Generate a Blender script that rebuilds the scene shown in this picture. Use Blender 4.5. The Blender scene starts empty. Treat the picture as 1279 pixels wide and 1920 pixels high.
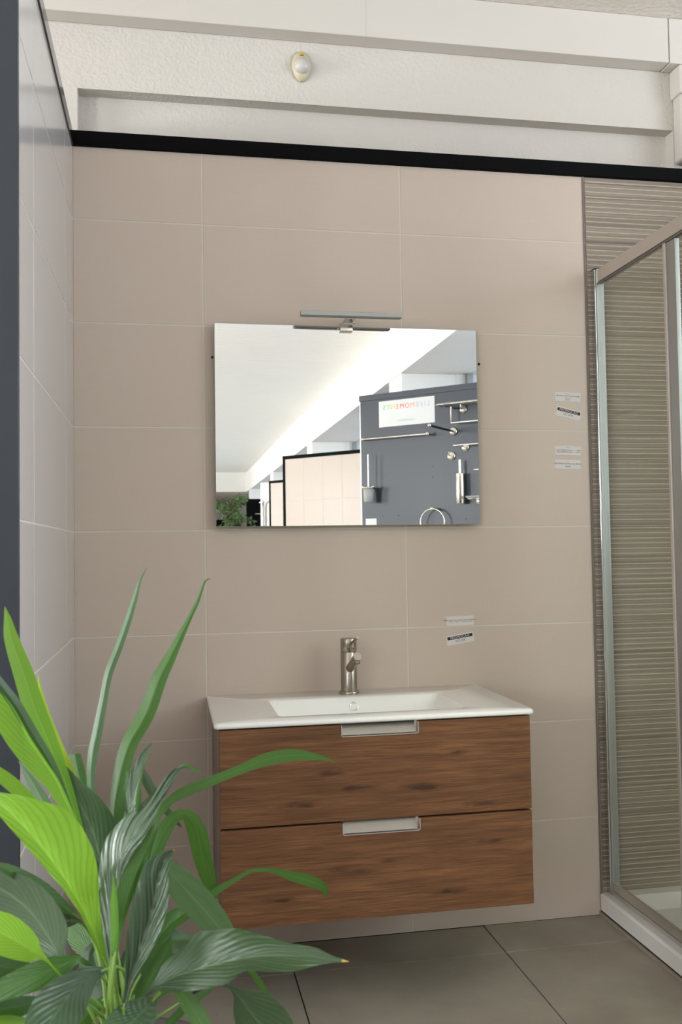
import bpy, math, random
from mathutils import Vector, Matrix, Euler
random.seed(7)
PI = math.pi
S = bpy.context.scene
COL = S.collection

# ------------------------------------------------------------------ camera
CAM_LOC = Vector((0.2629, -2.7541, 1.1377))
CAM_ROT = Euler((1.6109, 0.0155, -0.1822), 'XYZ')
FPX = 1759.9
cd = bpy.data.cameras.new('camera')
cam = bpy.data.objects.new('camera', cd)
COL.objects.link(cam)
cam.location = CAM_LOC
cam.rotation_euler = CAM_ROT
cd.sensor_fit = 'VERTICAL'
cd.sensor_height = 36
cd.sensor_width = 24
cd.lens = FPX / 1920 * 36
cd.clip_start = 0.05
cd.clip_end = 200
cd.dof.use_dof = True
cd.dof.focus_distance = 2.75
cd.dof.aperture_fstop = 9.0
S.camera = cam

# ------------------------------------------------------------------ world, exposure
S.view_settings.view_transform = 'Standard'
S.view_settings.look = 'None'
S.view_settings.exposure = 0.0
S.view_settings.gamma = 1.0
S.view_settings.use_curve_mapping = False
w = bpy.data.worlds.new('world')
S.world = w
w.use_nodes = True
bg = w.node_tree.nodes['Background']
bg.inputs[0].default_value = (0.74, 0.87, 1.0, 1)
bg.inputs[1].default_value = 1.9

# daylight coming in through the glazed openings of the shop's left facade
WIN_L = [(-1.25, 1.5, 500), (-4.25, 1.3, 560), (-7.25, 1.5, 420), (-10.25, 1.5, 420), (-13.25, 1.5, 420), (-16.25, 1.5, 420),
         (-19.25, 1.5, 420), (-22.25, 1.5, 420)]
WZ0, WZ1 = 1.15, 2.7
XL = -4.2
XR = 3.12
def area(name, loc, rot, sx, sy, power, color):
    l = bpy.data.lights.new(name, 'AREA')
    l.shape = 'RECTANGLE'; l.size = sx; l.size_y = sy; l.energy = power; l.color = color
    o = bpy.data.objects.new(name, l)
    COL.objects.link(o)
    o.location = loc; o.rotation_euler = rot
    return o
for (yc, wd, pw) in WIN_L:
    area('window_daylight', (XL - (0.42 if yc > -5 else 0.60), yc, (WZ0 + WZ1) / 2 - 0.05), (0, -PI / 2 - (0.26 if yc > -5 else 0.5), 0), WZ1 - WZ0, wd, pw * (0.50 if yc > -5 else 0.56), (1.0, 0.965, 0.925))
area('window_daylight', (XR + 0.32, -2.15, 2.05), (0, PI / 2 + 0.1, 0), 1.35, 2.3, 104, (0.97, 0.98, 1.0))
# daylight through the glazing behind the photographer, right side (the glazed wall between columns)
WIN_R = [(-0.75, -5.95, 0), (-6.75, -11.75, 0), (-12.55, -17.3, 0), (-18.1, -23.0, 0)]

# ------------------------------------------------------------------ helpers
def tag(o, label=None, cat=None, group=None, kind=None):
    if label: o['label'] = label
    if cat: o['category'] = cat
    if group: o['group'] = group
    if kind: o['kind'] = kind
    return o

class MB:
    def __init__(s):
        s.v = []; s.f = []; s.m = []; s.uv = None; s.sm = []
    def add(s, vs, fs, mi=0, smooth=False):
        b = len(s.v)
        s.v += [tuple(x) for x in vs]
        s.f += [tuple(i + b for i in f) for f in fs]
        s.m += [mi] * len(fs); s.sm += [smooth] * len(fs)
        return s
    def box(s, x0, x1, y0, y1, z0, z1, mi=0, mat=None):
        vs = [Vector((x, y, z)) for z in (z0, z1) for y in (y0, y1) for x in (x0, x1)]
        if mat: vs = [mat @ q for q in vs]
        return s.add(vs, [(0, 2, 3, 1), (4, 5, 7, 6), (0, 1, 5, 4), (2, 6, 7, 3), (0, 4, 6, 2), (1, 3, 7, 5)], mi)
    def cyl(s, p0, p1, r0, r1=None, n=20, mi=0, caps=True, smooth=True):
        if r1 is None: r1 = r0
        p0 = Vector(p0); p1 = Vector(p1); d = (p1 - p0).normalized()
        a = d.orthogonal().normalized(); b = d.cross(a)
        vs = []
        for (p, r) in ((p0, r0), (p1, r1)):
            vs += [p + (a * math.cos(2 * PI * i / n) + b * math.sin(2 * PI * i / n)) * r for i in range(n)]
        s.add(vs, [(i, (i + 1) % n, n + (i + 1) % n, n + i) for i in range(n)], mi, smooth)
        if caps:
            s.add(vs[:n], [tuple(reversed(range(n)))], mi); s.add(vs[n:], [tuple(range(n))], mi)
        return s
    def lathe(s, prof, c=(0, 0, 0), n=32, mi=0, axis='Z', cap=True, mat=None):
        # prof: list of (r, h)
        vs = []
        for (r, h) in prof:
            for i in range(n):
                a = 2 * PI * i / n
                q = Vector((r * math.cos(a), r * math.sin(a), h))
                if mat: q = mat @ q
                vs.append(q + Vector(c))
        k = len(prof)
        fs = [(j * n + i, j * n + (i + 1) % n, (j + 1) * n + (i + 1) % n, (j + 1) * n + i) for j in range(k - 1) for i in range(n)]
        s.add(vs, fs, mi, True)
        if cap:
            s.add(vs[:n], [tuple(reversed(range(n)))], mi); s.add(vs[-n:], [tuple(range(n))], mi)
        return s
    def tube(s, pts, r, n=8, mi=0, closed=False):
        pts = [Vector(p) for p in pts]; k = len(pts)
        rs = r if isinstance(r, (list, tuple)) else [r] * k
        vs = []; prev = None
        for i, p in enumerate(pts):
            if closed: t = pts[(i + 1) % k] - pts[i - 1]
            else: t = pts[min(i + 1, k - 1)] - pts[max(i - 1, 0)]
            t.normalize()
            a = (prev - t * prev.dot(t)).normalized() if prev and (prev - t * prev.dot(t)).length > 1e-6 else t.orthogonal().normalized()
            prev = a; b = t.cross(a)
            vs += [p + (a * math.cos(2 * PI * j / n) + b * math.sin(2 * PI * j / n)) * rs[i] for j in range(n)]
        m = k if closed else k - 1
        fs = [(i * n + j, i * n + (j + 1) % n, ((i + 1) % k) * n + (j + 1) % n, ((i + 1) % k) * n + j) for i in range(m) for j in range(n)]
        s.add(vs, fs, mi, True)
        if not closed:
            s.add(vs[:n], [tuple(reversed(range(n)))], mi); s.add(vs[-n:], [tuple(range(n))], mi)
        return s
    def loops(s, L, mi=0, smooth=True, cap0=False, cap1=False):
        n = len(L[0]); vs = [q for l in L for q in l]
        fs = [(j * n + i, j * n + (i + 1) % n, (j + 1) * n + (i + 1) % n, (j + 1) * n + i) for j in range(len(L) - 1) for i in range(n)]
        s.add(vs, fs, mi, smooth)
        if cap0: s.add(L[0], [tuple(reversed(range(n)))], mi)
        if cap1: s.add(L[-1], [tuple(range(n))], mi)
        return s
    def mesh(s, name, mats):
        me = bpy.data.meshes.new(name)
        me.from_pydata(s.v, [], s.f)
        for m in (mats if isinstance(mats, (list, tuple)) else [mats]): me.materials.append(m)
        me.polygons.foreach_set('material_index', s.m)
        me.polygons.foreach_set('use_smooth', s.sm)
        me.update()
        return me
    def build(s, name, mats, parent=None, loc=None, rotz=None, bevel=None, kind=None, seg=2, fixn=False):
        me = s.mesh(name, mats)
        if fixn or bevel:
            import bmesh
            bm = bmesh.new(); bm.from_mesh(me)
            bmesh.ops.remove_doubles(bm, verts=bm.verts, dist=1e-6)
            bmesh.ops.recalc_face_normals(bm, faces=bm.faces)
            bm.to_mesh(me); bm.free()
        o = bpy.data.objects.new(name, me)
        COL.objects.link(o)
        if parent: o.parent = parent
        if loc: o.location = loc
        if rotz is not None: o.rotation_euler = (0, 0, rotz)
        if bevel:
            b = o.modifiers.new('bevel', 'BEVEL'); b.width = bevel; b.segments = seg; b.limit_method = 'ANGLE'; b.angle_limit = math.radians(40)
            o.modifiers.new('wn', 'WEIGHTED_NORMAL')
            for p in me.polygons: p.use_smooth = True
        if kind: o['kind'] = kind
        return o

def box(name, x0, x1, y0, y1, z0, z1, mat, parent=None, bevel=None, kind=None, seg=2):
    return MB().box(x0, x1, y0, y1, z0, z1).build(name, mat, parent, bevel=bevel, kind=kind, seg=seg)

def empty(name, loc=(0, 0, 0), rotz=0, label=None, cat=None, group=None):
    o = bpy.data.objects.new(name, None)
    COL.objects.link(o); o.location = loc; o.rotation_euler = (0, 0, rotz); o.empty_display_size = 0.05
    return tag(o, label, cat, group)

def inst(name, me, loc, parent=None, rotz=0):
    o = bpy.data.objects.new(name, me)
    COL.objects.link(o); o.location = loc; o.rotation_euler = (0, 0, rotz)
    if parent: o.parent = parent
    return o

def text(name, body, size, mat, M, parent=None, extr=0.0, align='CENTER', sx=1.0):
    c = bpy.data.curves.new(name, 'FONT'); c.body = body; c.size = size; c.align_x = align; c.align_y = 'CENTER'; c.extrude = extr; c.resolution_u = 3
    t = bpy.data.objects.new(name, c); COL.objects.link(t)
    me = bpy.data.meshes.new_from_object(t)
    bpy.data.objects.remove(t)
    me.transform(M @ Matrix.Diagonal((sx, 1, 1, 1)))
    me.materials.clear(); me.materials.append(mat)
    o = bpy.data.objects.new(name, me); COL.objects.link(o)
    if parent: o.parent = parent
    return o

def rrect(x0, x1, y0, y1, z, r, n=6):
    out = []
    for (cx, cy, a0) in ((x1 - r, y1 - r, 0), (x0 + r, y1 - r, PI / 2), (x0 + r, y0 + r, PI), (x1 - r, y0 + r, 3 * PI / 2)):
        for i in range(n + 1):
            a = a0 + PI / 2 * i / n
            out.append((cx + r * math.cos(a), cy + r * math.sin(a), z))
    return out

# ------------------------------------------------------------------ materials
def srgb(r, g, b):
    f = lambda c: (c / 255 / 12.92) if c / 255 <= 0.04045 else ((c / 255 + 0.055) / 1.055) ** 2.4
    return (f(r), f(g), f(b), 1)

class NT:
    def __init__(s, name):
        s.m = bpy.data.materials.new(name); s.m.use_nodes = True
        s.t = s.m.node_tree; s.n = s.t.nodes; s.b = s.n['Principled BSDF']; s.out = s.n['Material Output']
    def node(s, typ, **kw):
        n = s.n.new(typ)
        for k, v in kw.items():
            if k.startswith('i_'):
                key = k[2:].replace('_', ' ')
                n.inputs[int(key) if key.isdigit() else key].default_value = v
            else: setattr(n, k, v)
        return n
    def link(s, a, b): s.t.links.new(a, b)
    def coords(s, kind='Object', scale=(1, 1, 1), rot=(0, 0, 0)):
        tc = s.node('ShaderNodeTexCoord'); mp = s.node('ShaderNodeMapping')
        mp.inputs['Scale'].default_value = scale; mp.inputs['Rotation'].default_value = rot
        s.link(tc.outputs[kind], mp.inputs[0]); return mp.outputs[0]
    def world(s, scale=(1, 1, 1)):
        g = s.node('ShaderNodeNewGeometry'); mp = s.node('ShaderNodeMapping'); mp.inputs['Scale'].default_value = scale
        s.link(g.outputs['Position'], mp.inputs[0]); return mp.outputs[0]
    def noise(s, vec, scale, detail=4, rough=0.5, dist=0):
        n = s.node('ShaderNodeTexNoise'); n.inputs['Scale'].default_value = scale; n.inputs['Detail'].default_value = detail
        n.inputs['Roughness'].default_value = rough; n.inputs['Distortion'].default_value = dist
        if vec is not None: s.link(vec, n.inputs['Vector'])
        return n.outputs['Fac']
    def ramp(s, fac, stops):
        r = s.node('ShaderNodeValToRGB'); e = r.color_ramp.elements
        e[0].position, e[0].color = stops[0]; e[1].position, e[1].color = stops[1]
        for p, c in stops[2:]:
            q = e.new(p); q.color = c
        s.link(fac, r.inputs[0]); return r.outputs[0]
    def mix(s, fac, a, b, blend='MIX'):
        m = s.node('ShaderNodeMix', data_type='RGBA', blend_type=blend)
        for sock, val in ((m.inputs[0], fac), (m.inputs[6], a), (m.inputs[7], b)):
            if hasattr(val, 'is_linked') or hasattr(val, 'links'): s.link(val, sock)
            else: sock.default_value = val
        return m.outputs[2]
    def math(s, op, a, b=None):
        m = s.node('ShaderNodeMath', operation=op)
        for i, v in enumerate((a, b)):
            if v is None: continue
            if hasattr(v, 'links'): s.link(v, m.inputs[i])
            else: m.inputs[i].default_value = v
        return m.outputs[0]
    def bump(s, h, strength=0.2, dist=0.002):
        b = s.node('ShaderNodeBump'); b.inputs['Strength'].default_value = strength; b.inputs['Distance'].default_value = dist
        s.link(h, b.inputs['Height']); s.link(b.outputs[0], s.b.inputs['Normal']); return b
    def set(s, color=None, rough=None, metal=None, spec=None, coat=None):
        if color is not None:
            if hasattr(color, 'links'): s.link(color, s.b.inputs['Base Color'])
            else: s.b.inputs['Base Color'].default_value = color
        if rough is not None: s.b.inputs['Roughness'].default_value = rough
        if metal is not None: s.b.inputs['Metallic'].default_value = metal
        if spec is not None: s.b.inputs['Specular IOR Level'].default_value = spec
        if coat is not None: s.b.inputs['Coat Weight'].default_value = coat
        return s.m

def simple(name, color, rough=0.5, metal=0, spec=None, var=0.06, scale=30, bump=0, bscale=200):
    t = NT(name); v = t.coords()
    n = t.noise(v, scale, 3)
    c = t.mix(n, tuple(x * (1 - var) for x in color[:3]) + (1,), tuple(min(1, x * (1 + var)) for x in color[:3]) + (1,))
    if bump: t.bump(t.noise(v, bscale, 3), bump, 0.001)
    return t.set(c, rough, metal, spec)

def tile_mat(name, base, rough, coat=0.0):
    t = NT(name); g = t.world()
    g1 = t.world((4, 4, 260)); g2 = t.world((260, 260, 5))
    weave = t.math('ADD', t.noise(g1, 3, 2), t.noise(g2, 3, 2))
    blot = t.noise(g, 2.2, 3)
    c = t.mix(t.math('MULTIPLY', weave, 0.5), tuple(x * 0.93 for x in base[:3]) + (1,), tuple(min(1, x * 1.07) for x in base[:3]) + (1,))
    c = t.mix(t.math('MULTIPLY', blot, 0.25), c, tuple(x * 0.86 for x in base[:3]) + (1,))
    t.bump(weave, 0.06, 0.0006)
    return t.set(c, rough, 0, 0.5, coat)

M_TILE = tile_mat('beige_wall_tile', srgb(201, 185, 172), 0.33)
M_TILE_L = tile_mat('beige_wall_tile_satin', srgb(192, 188, 187), 0.17)
M_GROUT = simple('grout', srgb(211, 202, 192), 0.9, var=0.02)
M_EDGE = simple('tile_edge_profile', srgb(120, 108, 98), 0.5)
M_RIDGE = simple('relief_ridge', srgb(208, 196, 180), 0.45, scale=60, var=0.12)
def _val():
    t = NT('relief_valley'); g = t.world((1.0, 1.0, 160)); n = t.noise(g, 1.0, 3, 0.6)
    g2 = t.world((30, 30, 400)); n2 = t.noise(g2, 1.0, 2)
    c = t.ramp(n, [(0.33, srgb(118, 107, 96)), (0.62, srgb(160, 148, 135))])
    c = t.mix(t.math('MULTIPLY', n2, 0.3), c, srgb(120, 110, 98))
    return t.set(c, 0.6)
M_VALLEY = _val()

def plaster(name, col, amt=0.5, sc=70):
    t = NT(name); v = t.world()
    n1 = t.noise(v, sc, 5, 0.6); n2 = t.noise(v, 5, 3)
    vo = t.node('ShaderNodeTexVoronoi'); vo.inputs['Scale'].default_value = sc * 1.3; t.link(v, vo.inputs['Vector'])
    h = t.math('ADD', n1, t.math('MULTIPLY', vo.outputs[0], 0.6))
    t.bump(h, amt * 0.85, 0.005)
    c = t.mix(t.math('MULTIPLY', n2, 0.5), col, tuple(x * 0.9 for x in col[:3]) + (1,))
    st = t.ramp(t.noise(v, 3.1, 4, 0.7), [(0.62, (0, 0, 0, 1)), (0.75, (1, 1, 1, 1))])
    c = t.mix(t.math('MULTIPLY', st, 0.12), c, srgb(225, 205, 165))
    return t.set(c, 0.85, 0, 0.3)
M_PLASTER = plaster('white_textured_plaster', srgb(209, 203, 196))
M_PLASTER2 = plaster('grey_rough_ceiling_plaster', srgb(222, 214, 206), 0.9, 45)
M_PAINT = simple('white_painted_board', srgb(208, 202, 195), 0.5, var=0.03, scale=4)
M_WHITE = simple('white_paint', srgb(247, 245, 241), 0.7, var=0.02, scale=3)
M_BLACK = simple('black_satin_trim', srgb(10, 10, 11), 0.6, spec=0.06, var=0.1)
M_BLACKG = simple('black_gloss_trim', srgb(26, 27, 31), 0.12, var=0.05)
M_GROUT.name = 'grout'
def _floor():
    t = NT('grey_beige_floor_tile'); v = t.world()
    n1 = t.noise(v, 3.5, 5, 0.6); n2 = t.noise(v, 90, 4, 0.7)
    c = t.ramp(n1, [(0.3, srgb(136, 127, 115)), (0.7, srgb(156, 147, 134))])
    sp = t.ramp(n2, [(0.30, (1, 1, 1, 1)), (0.36, (0, 0, 0, 1))])
    c = t.mix(t.math('MULTIPLY', sp, 0.35), c, srgb(90, 82, 74))
    t.bump(n2, 0.12, 0.001)
    return t.set(c, 0.5, 0, 0.4)
M_FLOOR = _floor()
M_FGROUT = simple('dark_floor_grout', srgb(58, 53, 48), 0.95)

def _anthracite():
    t = NT('anthracite_satin_panel'); v = t.world()
    n = t.noise(v, 1.6, 2)
    c = t.mix(n, srgb(40, 45, 53), srgb(47, 52, 61))
    t.bump(t.noise(v, 300, 2), 0.05, 0.0005)
    return t.set(c, 0.36, 0, 0.45)
M_ANTH = _anthracite()

def _wood():
    t = NT('brown_oak_veneer')
    warp = t.noise(t.coords('Object', (1.3, 1, 3.0)), 2.0, 4, 0.55)
    tc = t.node('ShaderNodeTexCoord'); sep = t.node('ShaderNodeSeparateXYZ'); t.link(tc.outputs['Object'], sep.inputs[0])
    X, Z = sep.outputs[0], sep.outputs[2]
    # knots: the grain bends round them and they darken at the heart
    knots = [(-.058, .318, .075, .014), (-.205, .285, .070, .013), (.100, .312, .085, .016), (.255, .262, .055, .012), (.205, .392, .045, .010), (-.125, .36, .05, .02),
             (-.11, .125, .035, .010), (-.045, .115, .05, .008), (.175, .050, .060, .012), (.015, .135, .03, .009), (.28, .165, .06, .01), (-.25, .06, .06, .01)]
    heart = None; bend = None
    nz = t.noise(t.coords('Object', (18, 1, 60)), 1.0, 4, 0.6)
    for kx, kz, a, b in knots:
        dx = t.math('DIVIDE', t.math('SUBTRACT', X, kx), a); dz = t.math('DIVIDE', t.math('SUBTRACT', Z, kz), b)
        dd = t.math('ADD', t.math('MULTIPLY', dx, dx), t.math('MULTIPLY', dz, dz))
        g = t.math('DIVIDE', 1.0, t.math('ADD', 1.0, t.math('MULTIPLY', dd, 1.0)))      # soft bell
        bb = t.math('MULTIPLY', t.math('MULTIPLY', dz, g), b * 0.55)
        hh = t.math('POWER', g, 1.6)
        heart = hh if heart is None else t.math('MAXIMUM', heart, hh)
        bend = bb if bend is None else t.math('ADD', bend, bb)
    zz = t.math('SUBTRACT', t.math('ADD', Z, t.math('MULTIPLY', warp, 0.045)), bend)
    def gv(sx): 
        c_ = t.node('ShaderNodeCombineXYZ'); t.link(t.math('MULTIPLY', X, sx), c_.inputs[0]); t.link(zz, c_.inputs[2]); return c_.outputs[0]
    g1 = t.noise(gv(0.05), 70, 5, 0.6); g2 = t.noise(gv(0.03), 300, 4, 0.7)
    fine = t.noise(t.coords('Object', (8, 1, 520)), 1.0, 3, 0.6)
    c = t.ramp(g1, [(0.28, srgb(84, 55, 34)), (0.5, srgb(112, 75, 47)), (0.72, srgb(138, 97, 63))])
    g3 = t.ramp(g2, [(0.42, (0, 0, 0, 1)), (0.66, (1, 1, 1, 1))])
    c = t.mix(t.math('MULTIPLY', g3, 0.55), c, srgb(70, 45, 28))
    c = t.mix(t.math('MULTIPLY', t.ramp(fine, [(0.45, (0, 0, 0, 1)), (0.7, (1, 1, 1, 1))]), 0.45), c, srgb(160, 116, 78))
    big = t.ramp(t.noise(t.coords('Object', (1.5, 1, 9)), 2.0, 4, 0.6, 0.4), [(0.38, (0, 0, 0, 1)), (0.66, (1, 1, 1, 1))])
    c = t.mix(t.math('MULTIPLY', big, 0.4), c, srgb(88, 58, 37))
    k = t.math('MULTIPLY', heart, t.math('ADD', t.math('MULTIPLY', nz, 2.2), -0.35))
    k = t.ramp(k, [(0.34, (0, 0, 0, 1)), (0.85, (1, 1, 1, 1))])
    c = t.mix(t.math('MULTIPLY', k, 0.75), c, srgb(48, 32, 22))
    t.bump(g2, 0.12, 0.0006)
    return t.set(c, 0.5, 0, 0.35)
M_WOOD = _wood()
def _wood2():
    t = NT('grey_brown_side_veneer'); n = t.noise(t.coords('Object', (90, 90, 3)), 1.5, 4)
    c = t.mix(n, srgb(128, 110, 100), srgb(146, 128, 117)); return t.set(c, 0.5)
M_SIDE = _wood2()
def ceramic():
    t = NT('white_glazed_ceramic'); n = t.noise(t.coords(), 3, 2)
    c = t.mix(n, srgb(238, 236, 231), srgb(243, 241, 237)); return t.set(c, 0.12, 0, 0.5, 0.3)
M_CER = ceramic()
M_ACR = simple('white_acrylic', srgb(220, 218, 214), 0.25, var=0.02, scale=3)
def metal(name, col, rough, brushed=0.0):
    t = NT(name); v = t.coords('Object', (40, 40, 900) if brushed else (1, 1, 1)); n = t.noise(v, 1.0 if brushed else 40, 3)
    c = t.mix(n, tuple(x * (1 - 0.15 * (brushed > 0) - 0.02) for x in col[:3]) + (1,), col)
    if brushed: t.bump(n, brushed, 0.0004)
    return t.set(c, rough, 1.0)
M_NICKEL = metal('brushed_nickel', srgb(178, 168, 156), 0.27, 0.15)
M_CHROME = metal('polished_chrome', srgb(222, 222, 220), 0.08)
M_SATIN = metal('satin_aluminium', srgb(170, 170, 168), 0.45)
M_ALU = metal('handle_aluminium', srgb(222, 216, 208), 0.42, 0.06)
M_TRAYM = metal('pull_tray_shaded_aluminium', srgb(168, 160, 150), 0.4, 0.05)  # darker handle aluminium: shade of the recess under the basin put into the colour
M_EDGE2 = simple('beige_strip', srgb(150, 138, 124), 0.6)
M_ALUP = simple('pale_anodised_aluminium', srgb(186, 178, 170), 0.35, metal=0.55, var=0.02)
M_STEEL = metal('polished_steel_warm', srgb(226, 219, 207), 0.16)
M_STEEL_SHADE = simple('shaded_steel_rod', srgb(30, 28, 27), 0.3, 0.6)  # steel darkened: shade on the rod's underside is put into the colour
def mirror_m():
    t = NT('silvered_mirror'); n = t.noise(t.coords(), 0.7, 1)
    c = t.mix(n, (0.95, 0.955, 0.95, 1), (0.955, 0.96, 0.955, 1)); return t.set(c, 0.0, 1.0)
M_MIRROR = mirror_m()
def glass_m(name, tint, gl=1.0, rough=0.0):
    t = NT(name); tr = t.node('ShaderNodeBsdfTransparent'); gg = t.node('ShaderNodeBsdfGlossy'); gg.inputs['Roughness'].default_value = rough
    n = t.noise(t.coords(), 2.0, 2); c = t.mix(n, tint, tuple(x * 0.985 for x in tint[:3]) + (1,)); t.link(c, tr.inputs[0])
    lw = t.node('ShaderNodeLayerWeight'); lw.inputs['Blend'].default_value = 0.5
    class _F: pass
    fr = _F(); fr.outputs = [t.math('ADD', t.math('MULTIPLY', t.math('POWER', lw.outputs['Facing'], 5.0), 0.9), 0.035)]
    mx = t.node('ShaderNodeMixShader'); t.link(t.math('MULTIPLY', fr.outputs[0], gl), mx.inputs[0]); t.link(tr.outputs[0], mx.inputs[1]); t.link(gg.outputs[0], mx.inputs[2])
    t.link(mx.outputs[0], t.out.inputs[0]); return t.m
M_GLASS = glass_m('shower_glass', (0.95, 0.965, 0.935, 1))
M_GLASSE = simple('glass_edge_green', srgb(150, 172, 160), 0.15)
M_WINGL = glass_m('window_glass', (0.93, 0.96, 0.98, 1))
M_WINBLUE = glass_m('blue_tinted_window_glass', (0.20, 0.42, 0.60, 1))
def frosted():
    t = NT('frosted_glass'); n = t.noise(t.coords(), 60, 2); t.b.inputs['Transmission Weight'].default_value = 0.5
    return t.set(t.mix(n, srgb(205, 203, 200), srgb(225, 223, 220)), 0.5)
M_FROST = frosted()
M_PAPER = simple('white_paper', srgb(214, 209, 206), 0.7, var=0.02)
M_POSTER = simple('glossy_white_poster', srgb(204, 204, 204), 0.45, var=0.01)
M_INK = simple('black_ink', srgb(38, 34, 34), 0.7)
M_INKL = simple('grey_ink', srgb(105, 98, 96), 0.7)
M_IVORY = simple('yellowed_ivory_plastic', srgb(196, 185, 156), 0.45, var=0.06, scale=20)
M_DOME = simple('white_sensor_dome', srgb(196, 191, 185), 0.35, var=0.02)
M_YEL = simple('yellow_badge', srgb(214, 176, 40), 0.4)
M_DARK = simple('dark_gap', srgb(20, 18, 17), 0.8)
M_SOIL = simple('potting_soil', srgb(52, 38, 28), 0.95, var=0.4, scale=90, bump=0.8, bscale=80)
M_POT = simple('dark_plant_pot', srgb(64, 60, 58), 0.5)
M_BARK = simple('brown_bark', srgb(110, 84, 60), 0.85, var=0.3, scale=40)

def leaf_mat(name, dark, light, trans, rough=0.36, tw=0.35, vein=0.22, freq=13.0, bstr=0.22):
    t = NT(name)
    uv = t.node('ShaderNodeUVMap'); sep = t.node('ShaderNodeSeparateXYZ'); t.link(uv.outputs[0], sep.inputs[0])
    a = t.math('ABSOLUTE', sep.outputs[0])               # 0 midrib, 1 margin
    ph = t.math('ADD', t.math('MULTIPLY', sep.outputs[1], freq), t.math('MULTIPLY', t.math('POWER', a, 0.85), freq * 0.42))
    wn = t.noise(t.coords(), 14, 3)
    ph = t.math('ADD', ph, t.math('MULTIPLY', wn, 1.6))
    sn = t.math('SINE', t.math('MULTIPLY', ph, 2 * PI)); sn01 = t.math('ADD', t.math('MULTIPLY', sn, 0.5), 0.5)
    vn = t.math('POWER', sn01, 3.0)
    mr = t.node('ShaderNodeMapRange'); mr.inputs['From Min'].default_value = 0.0; mr.inputs['From Max'].default_value = 0.07
    mr.inputs['To Min'].default_value = 1.0; mr.inputs['To Max'].default_value = 0.0; t.link(a, mr.inputs[0])
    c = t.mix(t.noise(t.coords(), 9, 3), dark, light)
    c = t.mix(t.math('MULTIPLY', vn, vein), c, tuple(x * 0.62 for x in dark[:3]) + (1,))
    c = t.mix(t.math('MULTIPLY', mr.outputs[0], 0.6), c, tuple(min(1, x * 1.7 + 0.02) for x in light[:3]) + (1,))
    t.bump(t.math('ADD', sn01, t.math('MULTIPLY', mr.outputs[0], -1.5)), bstr, 0.0016)
    t.set(c, rough, 0, 0.55)
    tl = t.node('ShaderNodeBsdfTranslucent')
    ct = t.mix(t.math('MULTIPLY', vn, 0.45), trans, tuple(x * 0.5 for x in trans[:3]) + (1,)); t.link(ct, tl.inputs[0])
    mx = t.node('ShaderNodeMixShader'); mx.inputs[0].default_value = tw
    t.link(t.b.outputs[0], mx.inputs[1]); t.link(tl.outputs[0], mx.inputs[2]); t.link(mx.outputs[0], t.out.inputs[0])
    return t.m
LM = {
 'dark': leaf_mat('leaf_dark_green', (0.042, 0.078, 0.040, 1), (0.062, 0.112, 0.052, 1), (0.10, 0.26, 0.03, 1), tw=0.22),  # base greyed: the sheen on the dark leaves is put into the colour
 'sheendark': leaf_mat('leaf_sheen_grey_green', (0.065, 0.105, 0.065, 1), (0.09, 0.14, 0.085, 1), (0.10, 0.22, 0.05, 1), tw=0.2),  # paler, greyer copy of the dark leaf, with its pale sheen in the colour
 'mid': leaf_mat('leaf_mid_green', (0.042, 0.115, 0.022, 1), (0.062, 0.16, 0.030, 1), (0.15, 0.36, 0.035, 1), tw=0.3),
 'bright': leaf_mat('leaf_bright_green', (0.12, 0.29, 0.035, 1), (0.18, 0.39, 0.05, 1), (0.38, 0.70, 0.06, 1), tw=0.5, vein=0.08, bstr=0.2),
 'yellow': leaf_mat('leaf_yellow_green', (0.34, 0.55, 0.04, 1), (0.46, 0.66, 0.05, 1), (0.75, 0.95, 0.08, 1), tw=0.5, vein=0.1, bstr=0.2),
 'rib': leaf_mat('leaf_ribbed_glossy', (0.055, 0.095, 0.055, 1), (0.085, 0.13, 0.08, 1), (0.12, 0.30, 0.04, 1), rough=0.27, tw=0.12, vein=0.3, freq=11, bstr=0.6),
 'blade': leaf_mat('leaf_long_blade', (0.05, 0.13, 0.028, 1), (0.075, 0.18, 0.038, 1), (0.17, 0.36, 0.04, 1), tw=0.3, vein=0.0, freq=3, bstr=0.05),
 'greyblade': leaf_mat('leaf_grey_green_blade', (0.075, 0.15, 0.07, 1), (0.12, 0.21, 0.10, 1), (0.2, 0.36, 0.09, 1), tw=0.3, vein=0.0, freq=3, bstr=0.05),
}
M_TIP = simple('withered_leaf_tip', (0.42, 0.30, 0.05, 1), 0.6)
M_STALK = simple('leaf_stalk', (0.16, 0.28, 0.05, 1), 0.45)
M_FICUS = leaf_mat('ficus_leaf', (0.03, 0.06, 0.02, 1), (0.06, 0.11, 0.035, 1), (0.1, 0.2, 0.04, 1), tw=0.3, vein=0, bstr=0)

# ------------------------------------------------------------------ floor
RX = {'c': 0.0, 'a': 0.3706, 'b': 0.9706, 'r': 1.5684}
TOPZ = 2.312
fl = box('floor', -4.6, 3.6, -32.5, 0.34, -0.12, -0.010, M_FGROUT, kind='structure')
def tilebox(w, t, h, mat, name, ch=0.0005):
    # slab lying in XZ, its face at y=0 and its back at y=t
    m = MB()
    vs = [(0, t, 0), (w, t, 0), (w, t, h), (0, t, h), (0, ch, 0), (w, ch, 0), (w, ch, h), (0, ch, h), (ch, 0, ch), (w - ch, 0, ch), (w - ch, 0, h - ch), (ch, 0, h - ch)]
    m.add(vs, [(0, 3, 2, 1), (0, 1, 5, 4), (1, 2, 6, 5), (2, 3, 7, 6), (3, 0, 4, 7), (4, 5, 9, 8), (5, 6, 10, 9), (6, 7, 11, 10), (7, 4, 8, 11), (8, 9, 10, 11)])
    return m.mesh(name, mat)
G = 0.003
GW = 0.0042
fme = {}
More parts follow.
